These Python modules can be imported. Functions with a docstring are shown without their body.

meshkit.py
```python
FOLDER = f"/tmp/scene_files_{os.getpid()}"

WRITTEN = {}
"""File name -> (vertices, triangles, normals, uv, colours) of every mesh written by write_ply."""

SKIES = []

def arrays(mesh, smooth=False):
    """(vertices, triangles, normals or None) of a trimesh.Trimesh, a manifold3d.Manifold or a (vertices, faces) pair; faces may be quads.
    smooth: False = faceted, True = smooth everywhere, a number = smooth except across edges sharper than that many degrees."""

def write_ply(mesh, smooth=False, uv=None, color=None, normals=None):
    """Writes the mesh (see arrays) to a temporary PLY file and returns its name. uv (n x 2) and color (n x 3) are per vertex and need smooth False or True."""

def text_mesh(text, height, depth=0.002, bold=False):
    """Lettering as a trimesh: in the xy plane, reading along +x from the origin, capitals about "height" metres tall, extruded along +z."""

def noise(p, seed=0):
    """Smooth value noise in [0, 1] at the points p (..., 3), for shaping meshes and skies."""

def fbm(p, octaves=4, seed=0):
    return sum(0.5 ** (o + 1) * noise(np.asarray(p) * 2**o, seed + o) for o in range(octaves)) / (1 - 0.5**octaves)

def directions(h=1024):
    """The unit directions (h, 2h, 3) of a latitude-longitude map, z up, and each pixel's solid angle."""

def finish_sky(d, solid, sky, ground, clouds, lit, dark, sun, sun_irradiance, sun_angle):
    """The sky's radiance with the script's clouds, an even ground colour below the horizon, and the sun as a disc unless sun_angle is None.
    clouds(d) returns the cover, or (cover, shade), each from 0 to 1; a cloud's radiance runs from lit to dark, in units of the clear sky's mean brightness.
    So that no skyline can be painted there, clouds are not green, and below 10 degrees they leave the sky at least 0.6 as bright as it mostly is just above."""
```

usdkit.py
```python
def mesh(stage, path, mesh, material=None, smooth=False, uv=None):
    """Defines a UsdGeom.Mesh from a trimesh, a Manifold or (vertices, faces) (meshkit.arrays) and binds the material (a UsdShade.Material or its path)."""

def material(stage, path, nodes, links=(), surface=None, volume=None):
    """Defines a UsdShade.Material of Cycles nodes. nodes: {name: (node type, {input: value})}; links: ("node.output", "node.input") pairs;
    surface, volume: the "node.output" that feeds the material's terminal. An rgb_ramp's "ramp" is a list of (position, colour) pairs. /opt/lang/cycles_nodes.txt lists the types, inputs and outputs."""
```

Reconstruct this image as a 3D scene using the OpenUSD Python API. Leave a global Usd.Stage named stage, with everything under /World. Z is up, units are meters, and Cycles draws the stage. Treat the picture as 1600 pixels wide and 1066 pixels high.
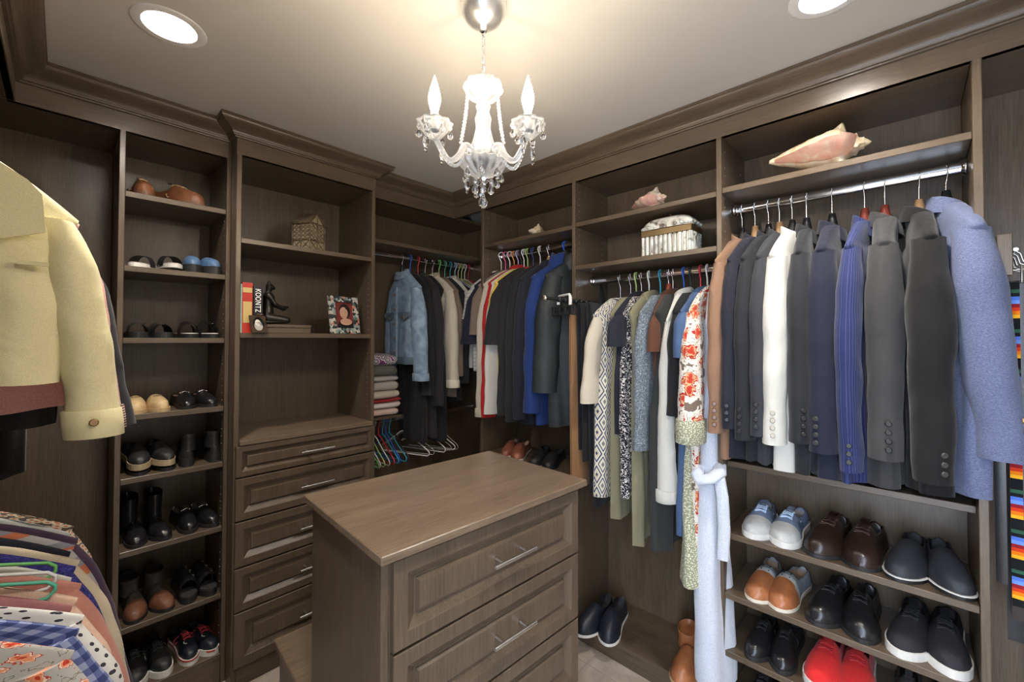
import math, random
import numpy as np, trimesh, shapely, shapely.geometry as sg
import usdkit, meshkit
from pxr import Usd, UsdGeom, UsdLux, UsdShade, Sdf, Gf, Vt
PI = math.pi
rng = random.Random(7)
stage = Usd.Stage.CreateInMemory()
UsdGeom.SetStageUpAxis(stage, 'Z'); UsdGeom.SetStageMetersPerUnit(stage, 1.0)
stage.DefinePrim('/World', 'Xform'); stage.DefinePrim('/World/Looks', 'Scope')

# ------------------------------------------------------------------ camera, daylight, exposure
cam = UsdGeom.Camera.Define(stage, '/World/camera')
yaw, pitch, roll = 0.816192, 0.0167046, 0.00207157
cy_, sy_ = math.cos(yaw), math.sin(yaw)
fw = np.array([sy_*math.cos(pitch), cy_*math.cos(pitch), math.sin(pitch)])
r0 = np.array([cy_, -sy_, 0.]); u0 = np.cross(r0, fw)
rt = math.cos(roll)*r0 + math.sin(roll)*u0; up = -math.sin(roll)*r0 + math.cos(roll)*u0
EYE = (0.0, 0.0, 1.4985)
cam.AddTransformOp().Set(Gf.Matrix4d(*rt, 0, *up, 0, *(-fw), 0, *EYE, 1))
cam.CreateHorizontalApertureAttr(36.0); cam.CreateVerticalApertureAttr(36.0*1066/1600)
cam.CreateFocalLengthAttr(659.07*36/1600); cam.CreateVerticalApertureOffsetAttr(-14.187*36/1600)
cam.CreateClippingRangeAttr(Gf.Vec2f(0.02, 100)); cam.CreateFStopAttr(0.0)
cam.CreateExposureAttr(0.85)
CAN_L = 310.0          # recessed ceiling lamps, radiance of the lens
BULB_L = 120.0        # chandelier candle bulbs
SKY = (0.70, 0.82, 1.0); SKY_S = 1.7   # daylight of the bedroom beyond the doorway
dome = UsdLux.DomeLight.Define(stage, '/World/daylight')
dome.CreateColorAttr(Gf.Vec3f(*SKY)); dome.CreateIntensityAttr(SKY_S)

# ------------------------------------------------------------------ helpers
class MB:
    """collects triangles (with normals and uv) for ONE mesh"""
    def __init__(s): s.V, s.F, s.N, s.U, s.n = [], [], [], [], 0
    def add(s, v, f, n=None, uv=None):
        v = np.asarray(v, float); f = np.asarray(f, int)
        if f.shape[1] == 4: f = np.vstack([f[:, [0, 1, 2]], f[:, [0, 2, 3]]])
        if n is None:                                   # flat: split every triangle
            t = v[f]; nn = np.cross(t[:, 1]-t[:, 0], t[:, 2]-t[:, 0])
            l = np.linalg.norm(nn, axis=1, keepdims=True); nn = nn/np.maximum(l, 1e-20)
            if uv is not None: uv = np.asarray(uv)[f].reshape(-1, 2)
            v = t.reshape(-1, 3); n = np.repeat(nn, 3, 0); f = np.arange(len(v)).reshape(-1, 3)
        if uv is None: uv = v[:, [0, 2]] + v[:, [1, 1]]*[1, 0]
        s.V.append(v); s.N.append(np.asarray(n)); s.U.append(np.asarray(uv)); s.F.append(f + s.n); s.n += len(v)
        return s
    def tri(s, m, smooth=30, T=None):
        if T is not None: m = m.copy(); m.apply_transform(T)
        v, f, n = meshkit.arrays(m, smooth)
        return s.add(v, f, n)
    def box(s, lo, hi, ch=0.0, T=None):
        lo, hi = np.minimum(lo, hi).astype(float), np.maximum(lo, hi).astype(float)
        if ch > 0:
            ch = min(ch, 0.45*float((hi-lo).min()))
            P = []
            for sx in (0, 1):
                for sy in (0, 1):
                    for sz in (0, 1):
                        c = np.where([sx, sy, sz], hi, lo); d = np.where([sx, sy, sz], -ch, ch)
                        for k in range(3):
                            q = c + d; q[k] = c[k]; P.append(q)
            m = trimesh.convex.convex_hull(np.array(P))
            if T is not None: m.apply_transform(T)
            return s.add(m.vertices, m.faces)
        x0, y0, z0 = lo; x1, y1, z1 = hi
        v = np.array([[x0,y0,z0],[x1,y0,z0],[x1,y1,z0],[x0,y1,z0],[x0,y0,z1],[x1,y0,z1],[x1,y1,z1],[x0,y1,z1]])
        if T is not None: v = trimesh.transform_points(v, T)
        return s.add(v, [[0,3,2,1],[4,5,6,7],[0,1,5,4],[1,2,6,5],[2,3,7,6],[3,0,4,7]])
    def grid(s, P, closed=True, cap0=False, cap1=False, flip=False):
        """P (rows, cols, 3); closed: columns wrap. smooth normals, uv in metres"""
        P = np.asarray(P, float)
        if closed: P = np.concatenate([P, P[:, :1]], 1)
        n, m = P.shape[:2]
        dv = np.gradient(P, axis=0)
        if closed:
            Q = np.concatenate([P[:, -2:-1], P, P[:, 1:2]], 1); du = (Q[:, 2:]-Q[:, :-2])/2
        else: du = np.gradient(P, axis=1)
        N = np.cross(du, dv); l = np.linalg.norm(N, axis=2, keepdims=True); N = N/np.maximum(l, 1e-12)
        if flip: N = -N
        du_ = np.linalg.norm(np.diff(P, axis=1), axis=2); u = np.concatenate([np.zeros((n, 1)), np.cumsum(du_, 1)], 1)
        u = np.repeat((u - u[:, -1:]/2).mean(0)[None], n, 0)
        dv_ = np.linalg.norm(np.diff(P, axis=0), axis=2).mean(1); v = np.concatenate([[0], np.cumsum(dv_)])
        uv = np.stack([u, np.repeat(v[:, None], m, 1)], -1)
        I = np.arange(n*m).reshape(n, m)
        f = np.stack([I[:-1, :-1], I[:-1, 1:], I[1:, 1:], I[1:, :-1]], -1).reshape(-1, 4)
        if flip: f = f[:, ::-1]
        s.add(P.reshape(-1, 3), f, N.reshape(-1, 3), uv.reshape(-1, 2))
        for c, row, sg_ in ((cap0, 0, 1), (cap1, n-1, -1)):
            if c:
                R = P[row]; ce = R[:-1].mean(0) if closed else R.mean(0)
                v = np.vstack([R, ce]); k = len(R)
                ff = np.array([[i, k, i+1] if (sg_ > 0) != flip else [i+1, k, i] for i in range(k-1)])
                s.add(v, ff, None, np.vstack([uv[row], uv[row].mean(0)]))
        return s
    def tube(s, path, r, seg=8, closed=False, ry=None, up=(0, 0, 1)):
        p = np.asarray(path, float); n = len(p)
        r = np.broadcast_to(np.asarray(r, float), (n,)); q = r if ry is None else np.broadcast_to(np.asarray(ry, float), (n,))
        if closed: t = np.roll(p, -1, 0)-np.roll(p, 1, 0)
        else: t = np.gradient(p, axis=0)
        t /= np.maximum(np.linalg.norm(t, axis=1, keepdims=True), 1e-12)
        a = np.array(up, float)
        if abs(t[0] @ a) > 0.9: a = np.array([1., 0, 0]) if abs(t[0][0]) < 0.9 else np.array([0, 1., 0])
        A = []
        for i in range(n):
            a = a - t[i]*(a @ t[i]); a /= max(np.linalg.norm(a), 1e-12); A.append(a.copy())
        A = np.array(A); B = np.cross(t, A)
        th = np.linspace(0, 2*PI, seg, endpoint=False)
        P = p[:, None] + A[:, None]*(np.cos(th)[None, :, None]*r[:, None, None]) + B[:, None]*(np.sin(th)[None, :, None]*q[:, None, None])
        if closed: P = np.concatenate([P, P[:1]], 0)
        return s.grid(P, True, not closed, not closed)
    def cyl(s, a, b, r, seg=16): return s.tube([a, b], r, seg)
    def lathe(s, prof, seg=24, c=(0, 0, 0), flute=0, k=0, cap=True):
        pr = np.asarray(prof, float); th = np.linspace(0, 2*PI, seg, endpoint=False)
        rr = pr[:, :1]*(1 + flute*np.cos(k*th)[None, :])
        P = np.stack([rr*np.cos(th), rr*np.sin(th), np.repeat(pr[:, 1:], seg, 1)], -1) + np.array(c)
        return s.grid(P, True, cap and pr[0, 0] > 1e-4, cap and pr[-1, 0] > 1e-4, flip=bool(pr[-1, 1] < pr[0, 1]))
    def ball(s, c, r, sub=1, sc=(1, 1, 1)):
        m = trimesh.creation.icosphere(sub, r); v = m.vertices
        return s.add(v*np.array(sc) + np.array(c), m.faces, v/np.linalg.norm(v, axis=1, keepdims=True))
    def extrude(s, poly, d, T=None):
        for g in getattr(poly, 'geoms', [poly]):
            if g.area > 1e-9: s.tri(trimesh.creation.extrude_polygon(g, d, engine='earcut'), False, T)
        return s
    def move(s, T):
        R = np.asarray(T)[:3, :3]
        s.V = [trimesh.transform_points(v, T) for v in s.V]; s.N = [n @ R.T for n in s.N]
        return s

used = {}
def path_for(parent, name):
    k = f'{parent}/{name}'; i = used.get(k, -1) + 1; used[k] = i
    return k if i == 0 else f'{k}_{i:03d}'
ORIGIN = {}
def thing(name, label, cat, loc=(0, 0, 0), rot=0.0, group=None, world=False):
    """an Xform at the thing's base; world=True: its parts are written in room coordinates"""
    p = path_for('/World', name)
    x = UsdGeom.Xform.Define(stage, p)
    x.AddTranslateOp().Set(Gf.Vec3d(*map(float, loc)))
    if rot: x.AddRotateZOp().Set(float(rot))
    o = x.GetPrim()
    o.SetCustomDataByKey('label', label); o.SetCustomDataByKey('category', cat)
    if group: o.SetCustomDataByKey('group', group)
    if world: ORIGIN[p] = np.array(loc, float)
    return p
def emit(p, mb, mat, off=None):
    v = np.vstack(mb.V); f = np.vstack(mb.F); n = np.vstack(mb.N); u = np.vstack(mb.U)
    assert len(v) == len(n) == len(u) and f.max() < len(v), p
    if off is not None: v = v - off
    k = np.unique(f)
    if len(k) < len(v): r = np.zeros(len(v), int); r[k] = np.arange(len(k)); v, n, u, f = v[k], n[k], u[k], r[f]
    m = UsdGeom.Mesh.Define(stage, p)
    m.CreatePointsAttr(Vt.Vec3fArray.FromNumpy(v.astype(np.float32)))
    m.CreateFaceVertexCountsAttr(Vt.IntArray.FromNumpy(np.full(len(f), 3, np.int32)))
    m.CreateFaceVertexIndicesAttr(Vt.IntArray.FromNumpy(f.astype(np.int32).ravel()))
    m.CreateSubdivisionSchemeAttr('none')
    m.CreateNormalsAttr(Vt.Vec3fArray.FromNumpy(n.astype(np.float32))); m.SetNormalsInterpolation('vertex')
    UsdGeom.PrimvarsAPI(m).CreatePrimvar('st', Sdf.ValueTypeNames.TexCoord2fArray, 'vertex').Set(Vt.Vec2fArray.FromNumpy(u.astype(np.float32)))
    UsdShade.MaterialBindingAPI.Apply(m.GetPrim()).Bind(UsdShade.Material.Get(stage, mat))
    return m.GetPrim()
def part(parent, name, mb, mat, label=None, kind=None):
    p = path_for(parent, name)
    root = '/'.join(parent.split('/')[:3])
    o = emit(p, mb, mat, ORIGIN.get(root))
    if label: o.SetCustomDataByKey('label', label)
    if kind: o.SetCustomDataByKey('kind', kind)
    return p
def solo(name, label, cat, mb, mat, group=None, loc=(0, 0, 0), rot=0.0):
    """a thing that is one mesh"""
    p = path_for('/World', name)
    o = emit(p, mb, mat)
    x = UsdGeom.Xformable(o); x.AddTranslateOp().Set(Gf.Vec3d(*map(float, loc)))
    if rot: x.AddRotateZOp().Set(float(rot))
    o.SetCustomDataByKey('label', label); o.SetCustomDataByKey('category', cat)
    if group: o.SetCustomDataByKey('group', group)
    return p
def struct(name, mb, mat, label=None):
    p = f'/World/{name}'
    o = emit(p, mb, mat); o.SetCustomDataByKey('kind', 'structure')
    if label: o.SetCustomDataByKey('label', label)
    return p
def copy_of(src, label, loc, rot=0.0, group=None):
    """another of the same: an instanceable reference to the first"""
    was = stage.GetPrimAtPath(src).GetCustomData()
    base = src.rsplit('/', 1)[1]
    if base[-4:-3] == '_' and base[-3:].isdigit(): base = base[:-4]
    p = thing(base, label, was['category'], loc, rot, group or was.get('group'))
    o = stage.GetPrimAtPath(p)
    o.GetReferences().AddInternalReference(Sdf.Path(src)); o.SetInstanceable(True)
    return p
def B(lo, hi, ch=0.0015): return MB().box(lo, hi, ch)
def RT(deg, axis, at=(0, 0, 0)): return trimesh.transformations.rotation_matrix(math.radians(deg), axis, at)
def TR(x, y, z): return trimesh.transformations.translation_matrix([x, y, z])
def sstep(a, b, x): t = np.clip((np.asarray(x, float)-a)/(b-a), 0, 1); return t*t*(3-2*t)

# ------------------------------------------------------------------ materials
LK = '/World/Looks/'
def lin(c):
    c = np.array(c, float)/255
    return tuple(np.where(c <= 0.04045, c/12.92, ((c+0.055)/1.055)**2.4))
made = {}
def plain(key, c, rough=0.5, metal=0.0, **kw):
    if key not in made:
        usdkit.material(stage, LK+key, {'p': ('principled_bsdf', dict(base_color=c, roughness=rough, metallic=metal, **kw))}, surface='p.BSDF'); made[key] = 1
    return LK+key
def wood(key, axis, dark=(0.058, 0.041, 0.027), light=(0.148, 0.106, 0.069), rough=0.33):
    """dark walnut-look melamine, grain along one axis"""
    sc = [1.0, 1.0, 1.0]; sc['xyz'.index(axis)] = 0.035
    sb = [1.0, 1.0, 1.0]; sb['xyz'.index(axis)] = 0.10
    usdkit.material(stage, LK+key, {
        'tc': ('texture_coordinate', {}), 'm': ('mapping', {'scale': tuple(sc)}), 'm2': ('mapping', {'scale': tuple(sb), 'location': (3.1, 1.7, 0.4)}),
        'n1': ('noise_texture', {'scale': 260.0, 'detail': 5.0, 'roughness': 0.7, 'distortion': 0.3}),
        'n2': ('noise_texture', {'scale': 16.0, 'detail': 4.0, 'roughness': 0.6, 'distortion': 0.8}),
        'mx': ('mix_float', {'fac': 0.30}), 'r': ('rgb_ramp', {'ramp': [(0.30, dark), (0.48, tuple((np.array(dark)+np.array(light))/2)), (0.68, light)]}),
        'b': ('bump', {'strength': 0.12, 'distance': 0.002}), 'p': ('principled_bsdf', {'roughness': rough, 'specular_ior_level': 0.5})},
        [('tc.object', 'm.vector'), ('tc.object', 'm2.vector'), ('m.vector', 'n1.vector'), ('m2.vector', 'n2.vector'), ('n1.fac', 'mx.a'), ('n2.fac', 'mx.b'),
         ('mx.result', 'r.fac'), ('r.color', 'p.base_color'), ('n1.fac', 'b.height'), ('b.normal', 'p.normal')], surface='p.BSDF')
    return LK+key
WZ = wood('wood_upright', 'z'); WX = wood('wood_along_x', 'x'); WY = wood('wood_along_y', 'y')
WTOP = wood('wood_counter', 'x', (0.085, 0.058, 0.038), (0.25, 0.18, 0.12), 0.3)
def fabric(key, cols, pat=None, sc=1.0, rough=0.88, weave=900.0, bump=0.25, sheen=0.12, st=(1, 1), rot=0.0, interp=False, wrinkle=0.5):
    """cloth: cols one colour, or the colours of a pattern; pattern in the cloth's own uv (metres)"""
    if key in made: return LK+key
    made[key] = 1
    one = not isinstance(cols[0], (tuple, list))
    N = {'a': ('attribute', {'attribute': 'st'}), 'tc': ('texture_coordinate', {}),
         'w': ('noise_texture', {'scale': weave, 'detail': 1.0}), 'wr': ('noise_texture', {'scale': 11.0, 'detail': 2.5, 'distortion': 0.25}),
         'bw': ('bump', {'strength': bump, 'distance': 0.0006}), 'b2': ('bump', {'strength': wrinkle, 'distance': 0.012}),
         'p': ('principled_bsdf', {'roughness': rough, 'sheen_weight': sheen, 'sheen_roughness': 0.5, 'specular_ior_level': 0.25})}
    L = [('tc.object', 'w.vector'), ('tc.object', 'wr.vector'), ('w.fac', 'bw.height'), ('wr.fac', 'b2.height'), ('bw.normal', 'b2.normal'), ('b2.normal', 'p.normal')]
    if one: base = [np.array(cols)]
    if one:   # slight mottling of the yarn
        N['r'] = ('rgb_ramp', {'ramp': [(0.3, tuple(base[0]*0.8)), (0.7, tuple(base[0]*1.15))]}); L += [('w.fac', 'r.fac'), ('r.color', 'p.base_color')]
    else:
        N['m'] = ('mapping', {'scale': (sc*st[0], sc*st[1], 1.0), 'rotation': (0, 0, rot)}); L += [('a.vector', 'm.vector')]
        ramp = {'ramp': cols, 'interpolate': interp}
        if not interp and len(cols[0]) == 3:
            k = len(cols); ramp['ramp'] = [(i/k, c) for i, c in enumerate(cols)]
        N['r'] = ('rgb_ramp', ramp); L += [('r.color', 'p.base_color')]
        if pat == 'stripe':
            N['s'] = ('separate_xyz', {}); N['f'] = ('math', {'math_type': 'fraction'}); L += [('m.vector', 's.vector'), ('s.x', 'f.value1'), ('f.value', 'r.fac')]
        elif pat == 'hoop':
            N['s'] = ('separate_xyz', {}); N['f'] = ('math', {'math_type': 'fraction'}); L += [('m.vector', 's.vector'), ('s.y', 'f.value1'), ('f.value', 'r.fac')]
        elif pat == 'check':
            N['s'] = ('separate_xyz', {})
            for q in 'xy':
                N['f'+q] = ('math', {'math_type': 'fraction'}); N['g'+q] = ('math', {'math_type': 'greater_than', 'value2': 0.5}); L += [(f's.{q}', f'f{q}.value1'), (f'f{q}.value', f'g{q}.value1')]
            N['ad'] = ('math', {'math_type': 'add'}); N['hf'] = ('math', {'math_type': 'multiply', 'value2': 0.45})
            L += [('m.vector', 's.vector'), ('gx.value', 'ad.value1'), ('gy.value', 'ad.value2'), ('ad.value', 'hf.value1'), ('hf.value', 'r.fac')]
        elif pat == 'diamond':
            N['s'] = ('separate_xyz', {})
            for q in 'xy': N['f'+q] = ('math', {'math_type': 'pingpong', 'value2': 0.5}); L += [(f's.{q}', f'f{q}.value1')]
            N['ad'] = ('math', {'math_type': 'add'})
            L += [('m.vector', 's.vector'), ('fx.value', 'ad.value1'), ('fy.value', 'ad.value2'), ('ad.value', 'r.fac')]
        elif pat == 'noise':
            N['f'] = ('noise_texture', {'scale': 1.0, 'detail': 3.0, 'distortion': 1.0}); L += [('m.vector', 'f.vector'), ('f.fac', 'r.fac')]
        elif pat == 'vor':
            N['f'] = ('voronoi_texture', {'scale': 1.0, 'dimensions': '2D'}); L += [('m.vector', 'f.vector'), ('f.distance', 'r.fac')]
        elif pat == 'cell':
            N['d'] = ('noise_texture', {'scale': 2.0, 'detail': 2.0}); N['mv'] = ('mix_vector', {'fac': 0.35})
            N['f'] = ('voronoi_texture', {'scale': 1.0, 'dimensions': '2D'}); N['s'] = ('separate_color', {})
            L += [('m.vector', 'd.vector'), ('m.vector', 'mv.a'), ('d.color', 'mv.b'), ('mv.result', 'f.vector'), ('f.color', 's.color'), ('s.r', 'r.fac')]
        elif pat == 'floral':   # blossoms: petals around scattered centres, on a plain ground
            N['f'] = ('voronoi_texture', {'scale': 1.0, 'randomness': 0.8, 'dimensions': '2D'}); N['d'] = ('noise_texture', {'scale': 5.0, 'detail': 1.0}); N['ad'] = ('math', {'math_type': 'multiply_add', 'value2': 0.5, 'value3': -0.25})
            N['s2'] = ('math', {'math_type': 'add'})
            L += [('m.vector', 'f.vector'), ('m.vector', 'd.vector'), ('d.fac', 'ad.value1'), ('f.distance', 's2.value1'), ('ad.value', 's2.value2'), ('s2.value', 'r.fac')]
    usdkit.material(stage, LK+key, N, L, surface='p.BSDF')
    return LK+key
CHROME = plain('chrome', (0.86, 0.86, 0.88), 0.12, 1.0)
STEEL = plain('brushed_steel', (0.72, 0.71, 0.70), 0.28, 1.0)
DARKMETAL = plain('dark_metal', (0.05, 0.05, 0.055), 0.35, 0.8)
CEIL = plain('ceiling_paint', (0.60, 0.565, 0.51), 0.9)
WALLP = plain('wall_paint', (0.55, 0.52, 0.47), 0.9)
WHITEP = plain('white_enamel', (0.8, 0.79, 0.77), 0.4)
def leather(key, c, rough=0.35):
    if key in made: return LK+key
    made[key] = 1
    usdkit.material(stage, LK+key, {'tc': ('texture_coordinate', {}), 'v': ('voronoi_texture', {'scale': 420.0}), 'n': ('noise_texture', {'scale': 24.0, 'detail': 3.0}),
        'r': ('rgb_ramp', {'ramp': [(0.3, tuple(np.array(c)*0.75)), (0.7, tuple(np.array(c)*1.2))]}), 'b': ('bump', {'strength': 0.15, 'distance': 0.001}),
        'p': ('principled_bsdf', {'roughness': rough})}, [('tc.object', 'v.vector'), ('tc.object', 'n.vector'), ('n.fac', 'r.fac'), ('r.color', 'p.base_color'), ('v.distance', 'b.height'), ('b.normal', 'p.normal')], surface='p.BSDF')
    return LK+key
def glow(key, c, s):
    usdkit.material(stage, LK+key, {'e': ('emission', {'color': c, 'strength': s})}, surface='e.emission'); return LK+key

# ------------------------------------------------------------------ the room
YA, YD, XB, XC = 2.197, 2.111, 1.773, -0.123       # front planes of the back run, drawer unit, right run, left run
YW, XW, XL, YF = 2.535, 2.115, -0.60, -0.80        # wall faces
HC, TOP = 2.44, 2.30
BASE = 0.09
# floor of stone tiles with recessed joints
floor = struct('floor', MB().box((XL-2.2, YF-0.3, -0.06), (XW+0.1, YW+0.1, -0.004)), plain('grout', (0.30, 0.27, 0.24), 0.9))
usdkit.material(stage, LK+'stone_tile', {'tc': ('texture_coordinate', {}), 'n': ('noise_texture', {'scale': 9.0, 'detail': 6.0, 'roughness': 0.65, 'distortion': 1.2}),
    'r': ('rgb_ramp', {'ramp': [(0.3, (0.36, 0.30, 0.245)), (0.55, (0.47, 0.40, 0.335)), (0.75, (0.56, 0.49, 0.42))]}), 'p': ('principled_bsdf', {'roughness': 0.45})},
    [('tc.object', 'n.vector'), ('n.fac', 'r.fac'), ('r.color', 'p.base_color')], surface='p.BSDF')
for i in range(-4, 5):
    for j in range(-2, 6):
        x, y = 0.30+i*0.46, 0.18+j*0.46
        part(floor, 'tile', B((x+0.002, y+0.002, -0.006), (x+0.458, y+0.458, -0.0004*((i*3+j) % 3)), 0.002), LK+'stone_tile')
# ceiling with two round openings for the recessed lamps
cans = [(0.208, 1.618), (1.413, 0.150), (0.208, 0.150)]
cpoly = sg.box(XL-0.1, YF-0.1, XW+0.1, YW+0.1).difference(shapely.union_all([sg.Point(c).buffer(0.072, 24) for c in cans]))
struct('ceiling', MB().extrude(cpoly, 0.02, TR(0, 0, HC)).box((XL-0.1, YF-0.1, HC+0.14), (XW+0.1, YW+0.1, HC+0.18)), CEIL)
DOOR = (-0.62, 0.34, 2.06)                            # doorway in the left wall, beside the camera
struct('wall_back', MB().box((XL-0.1, YW, 0), (XW+0.1, YW+0.1, HC+0.14)), WALLP)
struct('wall_right', MB().box((XW, YF-0.1, 0), (XW+0.1, YW, HC+0.14)), WALLP)
struct('wall_front', MB().box((XL-0.1, YF-0.1, 0), (XW, YF, HC+0.14)), WALLP)
struct('wall_left', MB().box((XL-0.1, DOOR[1]+0.05, 0), (XL, YW, HC+0.14)).box((-0.22, DOOR[1], 0), (-0.12, 0.55, HC+0.14)).box((XL-0.1, 0.55-0.12, 0), (-0.12, 0.55, HC+0.14))
       .box((-0.22, YF, 0), (-0.12, DOOR[0], HC+0.14)).box((-0.22, DOOR[0], DOOR[2]), (-0.12, DOOR[1], HC+0.14)).box((XL-0.1, YF, HC-0.02), (-0.2, 0.55, HC+0.14)), WALLP)
dt = MB()
for y in (DOOR[0], DOOR[1]): dt.box((-0.235, y-0.035, 0), (-0.105, y+0.035, DOOR[2]+0.035), 0.003)
dt.box((-0.235, DOOR[0], DOOR[2]), (-0.105, DOOR[1], DOOR[2]+0.04), 0.003)
struct('trim_9', dt, WHITEP)

# crown moulding with its frieze: one mitred length for each straight run
prof = [(0.0005, TOP), (-0.018, TOP), (-0.018, HC-0.002), (0.074, HC-0.002), (0.074, 2.4300), (0.0715, 2.4285)]
prof += [(0.0715-0.052*f+0.010*math.sin(2*PI*f)*0.75, 2.4285-0.048*f) for f in (np.arange(1, 13)/13)]      # broad cyma
prof += [(0.0175, 2.3795), (0.0165, 2.3755), (0.0105, 2.3745), (0.0095, 2.3695), (0.0005, 2.3685)]
run = [(XC, 0.56), (XC, YA), (0.505, YA), (0.505, YD), (1.157, YD), (1.157, YA), (XB, YA), (XB, YF)]
def offset_pts(d):
    out = []
    for i, p in enumerate(run):
        nrm = []
        for a, b in ((i-1, i), (i, i+1)):
            if 0 <= a and b < len(run):
                t = np.subtract(run[b], run[a]); t = t/np.linalg.norm(t); nrm.append(np.array([t[1], -t[0]]))
        q = np.array(p, float)
        if len(nrm) == 1: q = q + nrm[0]*d
        else: q = q + (nrm[0]+nrm[1])*d/(1+nrm[0] @ nrm[1])
        out.append(q)
    return out
offs = [offset_pts(d) for d, z in prof]
for i in range(len(run)-1):
    mb = MB(); k = len(prof)
    a = np.array([[*offs[j][i], prof[j][1]] for j in range(k)]); b = np.array([[*offs[j][i+1], prof[j][1]] for j in range(k)])
    for j in range(k):
        j2 = (j+1) % k
        mb.add(np.array([a[j], b[j], b[j2], a[j2]]), [[0, 1, 2, 3]])
    for e, fl in ((a, 1), (b, 0)):
        tri = trimesh.creation.triangulate_polygon(sg.Polygon([(p[0], p[1]) for p in prof]), engine='earcut')
        vv = np.array([e[int(np.argmin([(v[0]-p[0])**2+(v[1]-p[1])**2 for p in prof]))] for v in tri[0]])
        mb.add(vv, np.asarray(tri[1])[:, ::-1] if fl else np.asarray(tri[1]))
    struct(f'trim_{i+1}', mb, WX if abs(run[i][0]-run[i+1][0]) > 0.2 else WY)

# recessed lamps
CANM = glow('lamp_lens', (1.0, 0.93, 0.84), CAN_L)
REFL = plain('lamp_reflector', (0.85, 0.85, 0.84), 0.25, 0.6)
for k, (x, y) in enumerate(cans):
    t = thing('recessed_light', ['round white recessed ceiling light above the shoe shelves, whole in view', 'bright recessed ceiling light at the upper right, cut by the top edge of the photo', 'recessed ceiling light directly above the doorway side of the room'][k], 'ceiling light', (x, y, HC), 0, 'recessed lights in the ceiling')
    part(t, 'trim_ring', MB().lathe([(0.0675, 0.006), (0.066, -0.002), (0.068, -0.0035), (0.088, -0.003), (0.092, -0.0005), (0.092, 0.0)], 40, cap=False), WHITEP)
    part(t, 'reflector', MB().lathe([(0.0672, 0.0), (0.064, 0.02), (0.056, 0.06)], 32, cap=False), REFL)
    part(t, 'lens', MB().lathe([(0.0, 0.026), (0.03, 0.028), (0.048, 0.034), (0.058, 0.045)], 32), CANM)

# ------------------------------------------------------------------ cabinets
PT = 0.019
def pins(parent, pts, axis, s):
    """rows of small shelf-pin holes on a side panel"""
    mb = MB()
    for p in pts:
        th = np.linspace(0, 2*PI, 7)[:-1]; v = []
        for a in th:
            q = np.array(p, float); q[(axis+1) % 3] += 0.0023*math.cos(a); q[(axis+2) % 3] += 0.0023*math.sin(a); v.append(q)
        for q in list(v): w = q.copy(); w[axis] += s*0.0012; v.append(w)
        f = [[i, (i+1) % 6, 6+(i+1) % 6, 6+i] for i in range(6)] + [[6, 7, 8, 9], [6, 9, 10, 11]]
        mb.add(np.array(v), np.array(f) if s > 0 else np.array(f)[:, ::-1])
    part(parent, 'pin_hole', mb, plain('pin_metal', (0.42, 0.38, 0.34), 0.5), kind='stuff')
def pinrow(x, ys, z0, z1):
    return [(x, y, z) for y in ys for z in np.arange(z0, z1, 0.032)]

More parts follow.
